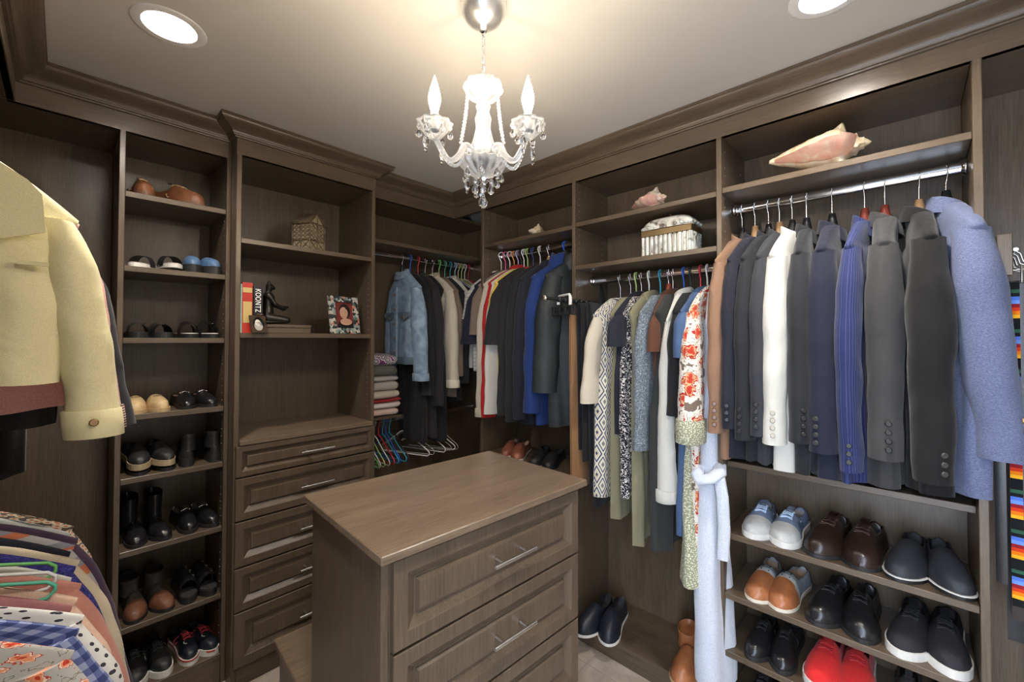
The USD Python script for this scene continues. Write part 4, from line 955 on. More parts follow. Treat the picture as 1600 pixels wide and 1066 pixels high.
ROSE = fab('rose', (200, 138, 124)); BLUSH = fab('blush', (226, 190, 168)); MAUVE = fab('mauve', (170, 116, 118)); BEIG = fab('beige', (206, 190, 164)); STRP = fabric('rust_stripe', [C(190, 186, 184), C(150, 150, 160), C(206, 120, 84), C(190, 186, 184)], 'hoop', 9)
CUFFST = fabric('striped_rib', [C(60, 36, 36), C(206, 170, 160)], 'stripe', 110); CUFFH = fabric('striped_rib_hoop', [C(70, 42, 42), C(214, 178, 168)], 'hoop', 150); FLBR = fabric('brown_ditsy', [(0, C(180, 90, 50)), (.2, C(196, 180, 156)), (.5, C(90, 80, 72))], 'vor', 60)
BTN = {'brown': plain('button_brown', (0.13, 0.05, 0.025), 0.25), 'black': plain('button_black', (0.015, 0.015, 0.016), 0.45), 'grey': plain('button_grey', (0.05, 0.048, 0.046), 0.4), 'gold': plain('button_gold', (0.35, 0.22, 0.10), 0.3, 0.6), 'shell': plain('button_shell', (0.42, 0.38, 0.30), 0.3)}

# ------------------------------------------------------------------ suit jackets of the right-hand bay
JG = 'tailored jackets on the right-hand rod'
def jacket(label, short, y, mat, yawd, t0, cuffz=1.14, hem=1.04, hang=('suit', 'black'), btn=('black', 4, 10), W=0.205, drop=0.135, slope=0.10, r0=0.060, fwd=0.0, L=None, t1=None, col='lapel', th=None, **k):
    th = max(0.032, t0*1.0)
    zs_ = 2.042-drop-slope
    return garment('jacket', label, 'jacket', 'B3', y, mat, short, yawd, W=W, L=2.042-drop-hem, drop=drop, slope=slope, th=th, tn=max(.022, t0*.60), tk=.62, sl=zs_-cuffz, r0=r0, r1=0.050, t0=t0, t1=t1 or t0*0.82, out=0.012, fwd=fwd, collar=col, front=1, btn=btn and (btn[1], BTN[btn[0]], btn[2]), hang=hang, group=JG, **k)
jacket('camel tan suit jacket with brown sleeve buttons, first on the rod', 'camel jacket', 0.500, CAMEL, -13, 0.034, 1.137, btn=('brown', 4, 25))
jacket('dark navy suit jacket pressed between the camel one and grey ones', 'navy jacket beside the camel one', 0.452, NAVY, -13, 0.030, 1.16, hang=('suit', 'wood'), btn=('black', 3, 20))
jacket('dark charcoal jacket, thin sleeve, third suit from the left', 'third jacket from the left', 0.404, CHAR, -13, 0.032, 1.125)
jacket('mid grey suit jacket with four dark cuff buttons beside the white jacket', 'grey jacket left of the white one', 0.366, GRY, -9, 0.034, 1.149, hang=('suit', 'wood'))
jacket('white linen jacket with pale cuff buttons among the dark suits', 'white jacket', 0.324, WHT, -8, 0.044, 1.126, 1.03, btn=('shell', 4, 15), fold=0.012)
jacket('charcoal grey jacket just right of the white jacket', 'charcoal jacket right of the white one', 0.278, CHAR, 1, 0.040, 1.144, 1.03, btn=('black', 4, 25))
jacket('broad navy blue suit jacket left of the blue pinstripe shirt', 'broad navy jacket', 0.200, NAVY2, -3, 0.050, 1.122, 1.03, btn=('grey', 4, -15))
jacket('bright blue pinstriped jacket hanging between navy and grey jackets', 'pinstriped jacket', 0.108, PIN, -9, 0.036, 1.075, 1.025, hang=('suit', 'cherry'), fold=0.014, t1=0.03, bend=0.03)
jacket('taupe grey wool jacket with bent sleeve, third from the right end', 'taupe grey jacket', 0.055, fab('warm_grey', (62, 61, 62)), 0, 0.052, 1.13, 1.04, hang=('suit', 'cherry'), bend=-0.02)
jacket('black wool jacket with grey cuff buttons next to the light blue jacket', 'black jacket', -0.030, fab('deep_black', (27, 26, 27)), 5, 0.056, 1.085, 1.04, hang=('suit', 'wood'), btn=('grey', 3, 20), W=0.215)
jacket('light blue melange blazer with brown buttons at the right end of the rod', 'light blue blazer', -0.092, LBLUE, 15, 0.058, 1.17, 1.05, btn=('gold', 4, 38), W=0.21, r0=0.066, fwd=0.045, drop=0.12)

# ------------------------------------------------------------------ blouses and dresses of the middle bay
MG = 'clothes on the middle rod under the mirrored box'
def g2(name, label, cat, short, y, mat, top=0.105, zsh=None, bot=1.0, slb=None, yawd=0.0, **k):
    k.setdefault('hang', ('wire', 'chrome')); k.setdefault('slope', 0.085)
    drop = top; zs_ = 1.808-drop-k['slope']
    return garment(name, label, cat, 'B2', y, mat, short, yawd, L=1.808-drop-bot, drop=drop, sl=(zs_-slb) if slb else 0, group=MG, **k)
drape('trousers', 'tan trousers hanging at the left end of the middle rod', 'trousers', 'B2', 1.206, TAN, 0, -0.10, 0.235, -0.19, 0.86, 0.010, 0.9)
drape('trousers', 'black trousers folded over a hanger beside the tan trousers', 'trousers', 'B2', 1.183, BK, 2, -0.12, 0.205, -0.13, 0.78, 0.022, 0.85)
drape('trousers', 'charcoal trousers behind the cream diamond print tunic', 'trousers', 'B2', 1.140, CHAR, 3, -0.15, 0.185, -0.13, 1.0, 0.024, 0.8)
g2('tunic', 'cream tunic with blue diamond print and wide short sleeves', 'tunic', 'diamond print tunic', 1.062, GEO, bot=0.74, slb=1.19, yawd=-14, smat=CRM, W=0.185, hemw=0.185, r0=0.052, r1=0.052, t0=0.030, t1=0.030, out=0.05, collar='crew', th=0.042)
g2('dress', 'olive green long dress between tunic and black polo', 'dress', 'olive long dress behind the tunic', 1.005, OLIVE, bot=0.66, W=0.16, hemw=0.16, collar='crew', yawd=-8)
g2('polo_shirt', 'navy black polo shirt with short sleeves and collar', 'shirt', 'navy polo shirt', 0.975, NAVY, bot=1.05, slb=1.46, W=0.185, collar='shirt', hang=('tube', 'lime'), r0=0.06, r1=0.062, t0=0.034, t1=0.034, yawd=-4)
g2('trousers', 'black and white leopard print leggings below the navy polo', 'trousers', 'leopard print leggings', 0.948, LEO, bot=0.78, W=0.15, hemw=0.18, yawd=-6, fold=0.012, chest=1.15)
g2('dress', 'pale olive long sleeveless shirt dress with hanging belt loop', 'dress', 'pale olive shirt dress', 0.908, OLIVE, bot=0.575, W=0.185, hemw=0.17, collar='shirt', hang=('tube', 'white'), yawd=-2, fold=0.013)
g2('blouse', 'grey snake print long-sleeved blouse in the middle bay', 'blouse', 'snake print blouse', 0.852, SNAKE, bot=1.1, slb=1.01, W=0.185, collar='crew', hang=('tube', 'teal'), yawd=-4)
g2('velvet_top', 'small brown velvet top with fringed collar beside the snake print', 'top', 'brown velvet top', 0.812, BROWN, bot=1.3, slb=1.44, W=0.16, collar='shirt', hang=('suit', 'cherry'), t0=0.024, t1=0.024)
g2('dress', 'long dark charcoal dress with wide skirt left of the white blouse', 'dress', 'charcoal long dress', 0.792, fab('dress_grey', (50, 51, 51)), bot=0.60, W=0.17, hemw=0.22, th=0.04, hang=('wire', 'chrome'), fold=0.014, chest=0.95)
g2('blouse', 'white long-sleeved blouse with cuff hanging in the middle bay', 'blouse', 'white blouse', 0.742, WHT, bot=0.98, slb=0.815, W=0.165, slope=0.12, r0=0.05, r1=0.05, t0=0.034, t1=0.042, cuff=WHT, collar='shirt', hang=('tube', 'blue'), yawd=-4)
g2('t_shirt', 'black short-sleeved top right of the white blouse', 'shirt', 'black short-sleeved top', 0.712, BK, bot=0.86, slb=1.18, W=0.185, collar='crew', hang=('tube', 'black'), t0=0.03, t1=0.028)
g2('dress', 'dusty blue linen dress behind the red floral kimono', 'dress', 'blue linen dress', 0.668, DENIMB, bot=0.69, W=0.20, hemw=0.20, collar='shirt', hang=('tube', 'red'), yawd=-3, slb=1.42)
g2('kimono', 'white kimono with red and green floral print and wide sleeves', 'kimono', 'floral kimono', 0.640, FLOR, bot=0.68, slb=1.09, W=0.205, hemw=0.20, r0=0.055, r1=0.075, t0=0.040, t1=0.048, collar='lapel', hang=('tube', 'white'), hband=(MINT, 0.005), cuff=MINT, cuffw=0.09)
g2('skirt', 'sage green dotted skirt hem hanging below the floral kimono', 'skirt', 'sage dotted skirt', 0.640, MINT, bot=0.52, W=0.12, hemw=0.245, th=0.036, hemt=0.056, fold=0.016, hang=('wire', 'chrome'), yawd=-4)
g2('bathrobe', 'long white bathrobe with tied belt beside the camel jacket', 'robe', 'white bathrobe', 0.612, ROBE, bot=0.16, W=0.165, hemw=0.235, th=0.040, hemt=0.070, fold=0.010, collar=None, hang=None, slope=0.12, yawd=12)
b = MB().tube([(0.155, 0.03, 1.00), (0.20, 0.035, 0.985), (0.225, 0.01, 0.965), (0.222, -0.03, 0.95), (0.20, -0.045, 0.965), (0.165, -0.04, 0.985)], 0.016, 10, ry=0.026).tube([(0.205, 0.03, 0.985), (0.218, 0.045, 0.90), (0.212, 0.05, 0.78), (0.215, 0.045, 0.66)], 0.010, 8, ry=0.022)
rb = f'/World/bathrobe'
bb = b.move(TR(0, 0, -1.808)); part(rb, 'belt', bb, ROBE)

# pull-out valet rod with clip hangers
t = thing('valet_rod', 'black pull-out valet rod with chrome tip sticking out beside the middle bay', 'rod', (1.78, 1.212, 1.687), 0)
part(t, 'rod', MB().tube([(-0.265, 0, 0), (0.26, 0, 0)], 0.0075, 12), BLACKP); part(t, 'tip', MB().lathe([(0, 0), (.012, .001), (.014, .008), (.012, .018), (0, .019)], 16).move(TR(-0.282, 0, 0) @ RT(90, (0, 1, 0))), CHROME)
for k in range(7): part(t, 'rubber_ring', MB().lathe([(.007, 0), (.013, .001), (.013, .009), (.007, .010)], 12).move(TR(-0.17+0.045*k, 0, 0) @ RT(90, (0, 1, 0))), BLACKP)
t = thing('hanger', 'white plastic clip hanger hooked over the black valet rod', 'hanger', (1.66, 1.205, 1.70), 65)
part(t, 'frame', MB().tube([(-.045, 0, -.055), (-.045, 0, .0), (-.035, 0, .012), (.06, 0, .012), (.075, 0, 0), (.075, 0, -.03)], .006, 8, ry=.009), PL['white'])
part(t, 'clip_bar', MB().box((-.09, -.006, -.062), (.17, .006, -.045), .002), BLACKP)
for k in range(4): part(t, 'clip', MB().box((-.075+.06*k, -.011, -.085), (-.045+.06*k, .011, -.040), .002), BLACKP)

# ------------------------------------------------------------------ far right-corner bay
CG = 'clothes on the rod of the far corner bay'
def g1(name, label, cat, short, y, mat, bot, slb=None, yawd=0.0, top=0.105, **k):
    k.setdefault('slope', 0.09); zs_ = 2.030-top-k['slope']
    return garment(name, label, cat, 'B1', y, mat, short, yawd, L=2.030-top-bot, drop=top, sl=(zs_-slb) if slb else 0, group=CG, **k)
g1('t_shirt', 'light grey striped T-shirt at the corner end of the rod', 'shirt', 'light grey T-shirt', 1.880, fabric('grey_stripe', [C(196, 195, 190)]*3+[C(160, 160, 160)], 'hoop', 40), 1.30, 1.62, -54, dx=-.03, collar='crew', hang=('tube', 'white'), r1=0.062, t0=0.028, t1=0.03)
g1('t_shirt', 'navy T-shirt with short sleeve beside the light grey T-shirt', 'shirt', 'navy T-shirt', 1.852, NAVY2, 1.28, 1.46, -48, dx=-.02, collar='crew', hang=('tube', 'pink'), r1=0.065, t0=0.028, t1=0.034, out=.05)
g1('t_shirt', 'taupe grey T-shirt right of the navy T-shirt', 'shirt', 'taupe T-shirt', 1.824, TAUPE, 1.15, 1.52, -40, dx=-.01, collar='crew', hang=('tube', 'white'), r1=0.06, t0=0.026, t1=0.03)
g1('sweater', 'cream long-sleeved sweater with ribbed cuff in the far corner bay', 'sweater', 'cream sweater', 1.796, CRM, 1.10, 1.025, -32, collar='crew', hang=('tube', 'orange'), cuff=fab('cream_rib', (200, 190, 168)), t0=.028, t1=.026)
g1('jacket', 'bright red track top, only its sleeve stripe showing beside the cream sweater', 'jacket', 'red track top', 1.762, REDC, 1.12, 1.025, -24, hang=('tube', 'lilac'), t0=.022, t1=.020, collar='shirt')
g1('sweater', 'white long-sleeved top right of the red track top', 'sweater', 'white long-sleeved top', 1.738, WHT, 1.10, 1.05, -22, hang=('tube', 'black'), t0=.022, t1=.022, collar='crew')
g1('t_shirt', 'yellow short-sleeved shirt showing a thin slice next to black T-shirts', 'shirt', 'yellow shirt', 1.714, YEL, 1.30, 1.50, -20, hang=('tube', 'white'), t0=.024, t1=.026, collar='crew')
g1('t_shirt', 'black T-shirt with boxy sleeve hanging over the yellow shirt', 'shirt', 'black boxy T-shirt', 1.684, BK2, 1.22, 1.46, -20, hang=('tube', 'lime'), r1=.07, t0=.036, t1=.045, out=.05, collar='crew')
g1('sweater', 'black sweater with red neckband in the far corner bay', 'sweater', 'black sweater with red neckband', 1.640, BK2, 1.03, 1.06, -16, hang=('tube', 'navy'), collar='crew', cmat=REDC, t0=.034)
g1('cardigan', 'black knitted cardigan, second of the dark pair left of royal blue', 'cardigan', 'black cardigan in the corner bay', 1.585, fab('knit_black', (38, 38, 40), weave=420, bump=.6), 1.03, 1.03, -14, hang=('tube', 'white'), collar='crew', t0=.04)
g1('jacket', 'dark navy zip jacket just left of the royal blue fleece', 'jacket', 'dark navy zip jacket', 1.520, fab('dusk', (36, 38, 48)), 1.02, 1.05, -16, hang=('suit', 'wood'), collar='shirt', t0=.042, th=.036)
g1('jacket', 'royal blue fleece jacket with stand collar in the far corner bay', 'jacket', 'royal blue fleece jacket', 1.405, ROYAL, 1.04, 1.10, -22, hang=('tube', 'blue'), collar='hood', t0=.052, t1=.045, th=.044, W=.215)
g1('jacket', 'shiny black rain jacket, last garment before the middle bay', 'jacket', 'black rain jacket', 1.305, RAIN, 1.045, 1.22, -20, hang=('suit', 'wood'), collar='hood', r0=.075, r1=.068, t0=.062, t1=.06, th=.05, W=.225, fold=.016, out=.04)

# ------------------------------------------------------------------ left-corner bay
AG = 'clothes on the rod right of the drawer unit'
def ga(name, label, cat, short, x, mat, bot, slb=None, yawd=0.0, top=0.105, **k):
    k.setdefault('slope', 0.10); zs_ = 2.022-top-k['slope']
    return garment(name, label, cat, 'A', x, mat, short, yawd, L=2.022-top-bot, drop=top, sl=(zs_-slb) if slb else 0, group=AG, **k)
dj = ga('jacket', 'light blue denim jacket with flap pockets hanging nearest the drawers', 'jacket', 'denim jacket', 1.475, DENIM, 1.345, 1.245, 3, collar='shirt', hang=('suit', 'black'), W=.195, th=.042, t0=.044, t1=.04, r0=.062, r1=.052, hband=(DENIMD, .045), cuff=DENIM, cuffw=.045, chest=.94, fold=.006, out=.035)
for s in (-1, 1):
    part(dj, 'pocket_flap', MB().tri(trimesh.creation.extrude_polygon(sg.Polygon([(-.05, 0), (.05, 0), (.05, -.03), (0, -.05), (-.05, -.03)]), .008, engine='earcut'), False, TR(s*.095*(1 if s > 0 else .6), -.047, -.36) @ RT(90, (1, 0, 0))), DENIMD)
    part(dj, 'button', button(MB(), (s*.095*(1 if s > 0 else .6), -.055, -.395), (0, -1, 0), .008), BTN['gold'])
    part(dj, 'seam', MB().tube([(s*.05, -.045, -.40), (s*.045, -.047, -.50), (s*.04, -.046, -.64)], .002, 5), DENIMD)
part(dj, 'placket', MB().box((-.018, -.052, -.66), (.018, -.040, -.20), .003), DENIM)
for k in range(5): part(dj, 'button', button(MB(), (0, -.052, -.25-.09*k), (0, -1, 0), .008), BTN['gold'])
ga('dress', 'long black dress right behind the denim jacket', 'dress', 'long black dress', 1.535, BK, 0.86, 1.15, 2, collar='crew', hang=('tube', 'blue'), W=.20, th=.036)
ga('coat', 'black wool coat with collar in the bay beside the drawers', 'coat', 'black wool coat', 1.595, BK2, 0.88, 1.08, 3, collar='lapel', hang=('tube', 'red'), W=.21, th=.04, t0=.044)
ga('dress', 'plain black dress between black coat and cream cardigan', 'dress', 'plain black dress', 1.652, BK, 0.85, None, 4, hang=('wire', 'chrome'), W=.18, hemw=.2, th=.036)
ga('cardigan', 'cream white fringed cardigan in the bay beside the drawers', 'cardigan', 'cream fringed cardigan', 1.712, CRM, 1.20, 1.185, 5, collar='lapel', hang=('wire', 'chrome'), W=.205, th=.036, t0=.04, t1=.036, cuff=fab('cream_cuff', (226, 216, 196)))
ga('cardigan', 'taupe knitted cardigan behind the cream fringed one', 'cardigan', 'taupe cardigan', 1.765, TAUPE, 1.12, 1.25, 6, collar='crew', hang=('tube', 'green'), W=.19)
ga('jacket', 'dark grey jacket deep in the corner behind the taupe cardigan', 'jacket', 'dark grey corner jacket', 1.815, CHAR, 1.08, 1.2, 6, collar='crew', hang=('tube', 'mint'), W=.19)
ga('blouse', 'white blouse deep in the corner bay beside the drawers', 'blouse', 'white corner blouse', 1.862, WHT, 1.2, 1.3, 6, collar='shirt', hang=('tube', 'teal'), W=.18, t0=.026, t1=.024)
for k, (x, c) in enumerate(((1.905, 'paleblue'), (1.935, 'beige'), (1.965, 'lime'), (1.995, 'white'), (2.03, 'red'))):
    hanger('tube', PL[c], f'empty {c} plastic hanger at the corner end of the rod', (x, YR, 2.022), -84, 0.09, 0.17, 'empty hangers in the corner')

# folded pile on the short shelf, and empty hangers below it
FG = 'folded clothes stacked on the short shelf'
z = 1.036
piles = [('folded pale pink sweater at the very bottom of the pile', fab('pile_pink', (222, 196, 184)), .042, .122), ('folded white top with pink edge, second from bottom of the pile', fab('pile_white', (226, 214, 208)), .040, .130), ('folded bright red shirt showing as a thin edge in the pile', REDC, .016, .134),
         ('folded cream knit just above the red edge in the pile', CRM, .048, .128), ('folded grey marl cardigan in the middle of the pile', fab('pile_marl', (182, 174, 166), weave=300), .054, .124), ('folded light grey blouse near the pile middle', LGRY, .030, .120),
         ('folded slate grey sweater under the paisley top', fab('pile_slate', (98, 98, 94)), .062, .112), ('folded paisley print top crowning the pile', PAIS, .066, .112)]
for i, (lab, m, h, hw) in enumerate(piles):
    n, k = 9, 60; a = np.linspace(0, 2*PI, k, endpoint=False); P = []
    for q in np.linspace(-1, 1, n):
        e = math.sqrt(max(0, 1-abs(q)**2.2))*0.028-0.028; wv = 0.006*np.sin(3*a+i*1.7)+0.004*np.sin(7*a+i)
        sx, sy2 = np.sign(np.cos(a))*np.abs(np.cos(a))**.35, np.sign(np.sin(a))*np.abs(np.sin(a))**.35
        P.append(np.stack([sx*(hw+e)+wv*(1 if i else .5), sy2*(.125+e)+wv, np.full(k, h/2+q*h/2*0.99)+0.004*np.sin(2*a+i)*(1+q)*(.5 if i < 7 else 1)*0.6], -1))
    ang = [0, 3, -4, 2, -6, 5, -2, 4][i]
    solo('folded_clothes', lab, 'folded clothes', MB().grid(np.array(P), True, True, True), m, FG, (1.300+[0, .004, .006, 0, .004, -.003, -.004, -.008][i], YA+0.19, z+0.002), ang); z += h+0.001
eh = [('green', 1.205), ('white', 1.235), ('lime', 1.262), ('white', 1.290), ('red', 1.318), ('teal', 1.345), ('blue', 1.368), ('teal', 1.392), ('black', 1.416)]
seen = {}
for c, x in eh:
    seen[c] = seen.get(c, 0)+1; nth = {1: 'first', 2: 'second'}[seen[c]]
    hanger('tube', PL[c], f'{nth} {c} plastic hanger of the empty ones under the folded pile', (x, YR, 1.0), -90+((hash((x,)) % 7)-3 if 0 else (int(x*1000) % 9)-4), 0.085, 0.185, 'empty hangers under the folded pile', 0.11)
for k, (x, a) in enumerate(((1.50, -70), (1.53, -66), (1.63, -72), (1.66, -64), (1.70, -68), (1.74, -75))):
    hanger('wire' if k % 2 else 'tube', PL['white'], ['leftmost', 'second', 'third', 'fourth', 'fifth', 'rightmost'][k]+' of the loose white hangers in the dark below the black dresses', (x, YR, 1.0), a, 0.085, 0.19, 'white hangers under the black dresses', 0.11)

# ------------------------------------------------------------------ left wall: upper rod
yj = garment('jacket', 'butter yellow cropped jacket with wide collar in the left foreground', 'jacket', 'C1', 1.45, BUTTER, 'yellow cropped jacket', 0, W=.232, L=.505, drop=.13, th=.05, slope=.125, neck=.075, hemw=.205, sl=.52, r0=.050, r1=.048, t0=.050, t1=.040, out=.055, collar=None, cuff=BUTTER, cuffw=.065, fold=.007, tn=.03, dx=0.0, chest=.95)
# wide pointed collar, chest pocket welt and front edge on the side that faces the room
def surf_plate(poly, y, th=.004):
    return MB().extrude(poly, th, TR(0, y, 0) @ RT(90, (1, 0, 0)))
flap = [(.020, -.330), (.085, -.335), (.176, -.300), (.170, -.222), (.150, -.196), (.105, -.165), (.066, -.135), (.050, -.19)]
for sx in (1, -1):
    pl = sg.Polygon([(sx*x, z) for x, z in flap]).buffer(.004, join_style=1)
    part(yj, 'collar', surf_plate(pl, -.056, .006), BUTTER)
part(yj, 'collar_stand', at(ringband([(0.9, -.02), (0.98, .02), (1.0, .035), (1.1, .03), (1.25, .0)], .074, .038, tilt=.06), 0, 0, -.125), BUTTER)
part(yj, 'pocket_welt', surf_plate(sg.box(.138, -.378, .186, -.369), -.053, .008), BUTTER)
sl_ = yj+'/sleeve'
part(sl_, 'button', button(MB(), (.262, -.052, -.735), (0, -1, 0), .009), BTN['gold'])
garment('sweater', 'pink knitted sweater with striped cuffs behind the yellow jacket', 'sweater', 'C1', 1.55, PINK, 'pink sweater', 0, W=.235, L=.58, drop=.13, th=.034, slope=.115, hemw=.23, sl=.53, r0=.048, r1=.050, t0=.036, t1=.034, out=.06, cuff=CUFFH, cuffw=.06, collar='crew', dx=0.0, fold=.008)
garment('coat', 'black coat whose sleeve shows right of the pink sweater', 'coat', 'C1', 1.66, fab('coat_black', (44, 43, 46)), 'black coat on the left wall', 0, W=.23, L=.63, drop=.13, th=.04, slope=.11, hemw=.20, sl=.55, r0=.066, r1=.06, t0=.045, t1=.04, out=.10, collar='lapel')
garment('dress', 'black feathery dress, hem showing below the pink sweater', 'dress', 'C1', 1.75, fab('feather_black', (22, 22, 24), weave=120, bump=1.0, sheen=.3), 'black feathery dress', 0, W=.155, L=.78, drop=.12, th=.05, hemw=.145, fold=.024)
garment('dress', 'dark dress furthest along the upper rod of the left wall', 'dress', 'C1', 1.85, BK, 'dark dress furthest on the left wall', 0, W=.14, L=.74, drop=.12, th=.04, hemw=.13)

# lower rod
LG = 'tops on the lower rod of the left wall'
low = [('embroidered_top', 'grey top with red flower embroidery, front of the lower rod', 'grey embroidered top', 1.130, EMB, ('tube', 'white'), 'crew', .52),
       ('shirt', 'blue gingham checked shirt second on the lower rod', 'gingham shirt', 1.195, GING, ('tube', 'white'), 'shirt', .56), ('blouse', 'white blouse with dark dots behind the gingham shirt', 'dotted white blouse', 1.250, SPOT, ('tube', 'white'), 'crew', .55),
       ('top', 'mauve top with beaded shoulder fourth on the lower rod', 'mauve top', 1.300, MAUVE, ('tube', 'mint'), None, .5), ('top', 'blush pink top just behind the mauve one', 'blush top', 1.350, BLUSH, ('tube', 'mint'), 'crew', .5),
       ('blouse', 'dusty rose long blouse on a lime green hanger', 'dusty rose blouse', 1.405, ROSE, ('tube', 'lime'), None, .56), ('shirt', 'white shirt with stiff collar spreading out midway along the lower rod', 'stiff white shirt', 1.465, WHT, ('tube', 'white'), 'shirt', .5),
       ('top', 'violet blue leaf print top behind the white shirt', 'violet print top', 1.525, VIO, ('tube', 'beige'), 'crew', .5), ('cardigan', 'beige cardigan behind the violet top', 'beige cardigan', 1.580, BEIG, ('tube', 'white'), 'crew', .5),
       ('top', 'dark navy top on the lower rod behind the beige cardigan', 'navy top', 1.635, NAVY, ('tube', 'orange'), 'crew', .5), ('blouse', 'grey and rust hooped blouse toward the back of the lower rod', 'rust hooped blouse', 1.690, STRP, ('tube', 'white'), 'crew', .52),
       ('top', 'plum dark top near the back of the lower rod', 'plum top', 1.745, fab('plum', (76, 58, 78)), ('tube', 'teal'), 'crew', .5), ('shirt', 'pale grey shirt near the back end of the lower rod', 'pale grey shirt', 1.800, LGRY, ('tube', 'grey'), 'shirt', .5), ('blouse', 'brown ditsy print blouse last on the lower rod', 'brown ditsy blouse', 1.860, FLBR, ('tube', 'mint'), 'crew', .5)]
for i, (nm_, lab, short, y, m, hg, col, sl) in enumerate(low):
    garment(nm_, lab, 'top' if nm_ in ('top', 'embroidered_top') else nm_, 'C2', y, m, short, [-2, 1, 0, 3, -2, 2, 0, 1, -3, 2, 0, -2, 1, 0][i], W=.232+.008*((i*7) % 3), L=.66, drop=.095, th=.017, tn=.012, slope=.10, hemw=.2, sl=sl, r0=.055, r1=.05, t0=.03, t1=.03, out=.07+.015*(i % 3), collar=col, hang=hg, group=LG, fold=.008)

for c, y, w in (('mint', 1.326, 'mauve and blush tops'), ('white', 1.378, 'blush and rose tops'), ('green', 1.436, 'rose blouse and stiff white shirt')):
    hanger('tube', PL[c], f'empty {c} plastic hanger between the {w}', (ROD_C, y, 1.120), 1, 0.074, 0.205, None, 0.062)

# ------------------------------------------------------------------ shoes on the tall left shelves
LT = lambda k, c, r=.35: leather('leather_'+k, lin(c), r)
BL = LT('black', (30, 30, 32), .25); BLM = LT('matt_black', (36, 36, 38), .5); BRN = LT('brown', (124, 78, 50), .5); DBR = LT('dark_brown', (46, 32, 28), .28); TANL = LT('tan', (156, 98, 62), .35); BEI = LT('beige', (200, 172, 128), .4); NVL = LT('navy', (30, 34, 44), .4)
SO_W = plain('sole_white', (0.72, 0.70, 0.66), 0.6); SO_B = plain('sole_black', (0.02, 0.02, 0.021), 0.55); SO_G = plain('sole_gum', (0.46, 0.36, 0.22), 0.6); SO_R = plain('sole_red', (0.5, 0.06, 0.05), 0.5); LIN = plain('lining_tan', (0.42, 0.29, 0.19), 0.7); LINP = plain('lining_pink', (0.42, 0.23, 0.20), 0.7); LIND = plain('lining_dark', (0.03, 0.03, 0.032), 0.8); LING = plain('lining_grey', (0.40, 0.37, 0.33), 0.8); LINW = plain('lining_white', (0.66, 0.64, 0.60), 0.8)
LACE_T = plain('lace_tan', (0.50, 0.33, 0.18), 0.8); LACE_W = plain('lace_pale_blue', (0.50, 0.66, 0.88), 0.8); LACE_B = plain('lace_black', (0.02, 0.02, 0.022), 0.8); LACE_R = plain('lace_red', (0.45, 0.02, 0.03), 0.7)
yc = lambda L, d=0.012: YA+d+L/2
G_ = lambda z: f'shoes on the tall left shelves'
def L2(a): return [f'left shoe of the {a}', f'right shoe of the {a}']
shoe('moccasin', 'brown lace-up moccasin at the left of the top shelf', (.205, yc(.235), 2.070), 8, 'low', BRN, plain('sole_brown', (.16, .08, .045), .6), LINW, L=.235, laces=LACE_T, hsc=1.5, group=G_(0))
shoe('moccasin', 'brown lace-up moccasin turned sideways on the top shelf', (.335, yc(.235)-.012, 2.070), 38, 'low', BRN, plain('sole_brown', (0, 0, 0)), LIN, L=.235, laces=LACE_T, hsc=1.5, side=-1, group=G_(0))
for i, (x, lab) in enumerate(((.225, 'black slide sandal with white footbed lying flat at left of second shelf'), (.292, 'black slide sandal with pale footbed tipped beside the blue clogs'))):
    shoe('sandal', lab, (x, yc(.23), 1.780+.012*i), -20 if i == 0 else 14, 'slide', BLM, SO_W, LING, L=.23, w=.92, sole=.016, group=G_(0))
pair('clog', ['left blue and black clog with dark platform on the second shelf', 'right blue and black clog with dark platform on the second shelf'], [(.372, yc(.235)), (.447, yc(.235))], 1.780, 4, kind='clog', um=LT('blue', (82, 112, 150), .5), sm=SO_B, lm=LING, L=.235, w=.88, sole=.034, group=G_(0))
pair('sandal', L2('glossy black wide-strap slides on the third shelf'), [(.200, yc(.235)), (.281, yc(.235))], 1.500, 2, kind='slide', um=BL, sm=SO_B, lm=LIND, L=.235, w=.95, sole=.02, hsc=.95, laces='buckle', extra=[(.34, .90)], group=G_(0))
pair('sandal', L2('two-strap buckle sandals with pale footbed on the third shelf'), [(.366, yc(.23)), (.446, yc(.23))], 1.500, 3, kind='slide', um=BL, sm=SO_B, lm=SO_W, L=.23, w=.90, sole=.018, hsc=1.2, laces='buckle', extra=[(.36, .54), (.58, .80)], group=G_(0))
LOGO = plain('stamped_logo', (.20, .14, .08), .5)
def logo(t, P, pp, z0):
    mb = MB()
    for s in (-1, 1):
        c = ontop(P, 0.72, 0); th = np.linspace(math.radians(45), math.radians(315), 18)
        Rw = ontop(P, 0.78, 0)-ontop(P, 0.66, 0); dn = Rw/np.linalg.norm(Rw)
        mb.tube([c+np.array([s*(.004-.009*-math.cos(q)*-1)*1.0, 0, 0.0025])+dn*(.008*math.sin(q)) for q in th], .0009, 5)
    pp('logo', mb, LOGO)
pair('clog', L2('beige leather clogs with stamped letter marks'), [(.196, yc(.235)), (.276, yc(.235))], 1.200, 2, kind='clog', um=BEI, sm=plain('sole_tan', (.52, .36, .19), .6), lm=LINW, L=.235, w=.95, sole=.014, extra=logo, group=G_(0))
pair('loafer', L2('black loafers with chrome bit on the fourth shelf'), [(.358, yc(.24)), (.440, yc(.24))], 1.200, 4, kind='loafer', um=BL, sm=SO_B, lm=LINP, L=.24, w=.9, sole=.012, laces='bit', hsc=1.1, group=G_(0))
pair('slip_on', L2('black platform slip-ons with cream sole on the fifth shelf'), [(.205, yc(.24)), (.290, yc(.24))], 0.956+.03, 6, kind='low', um=BLM, sm=SO_G, lm=LIND, L=.24, w=.95, sole=.024, tilt=4, group=G_(0))
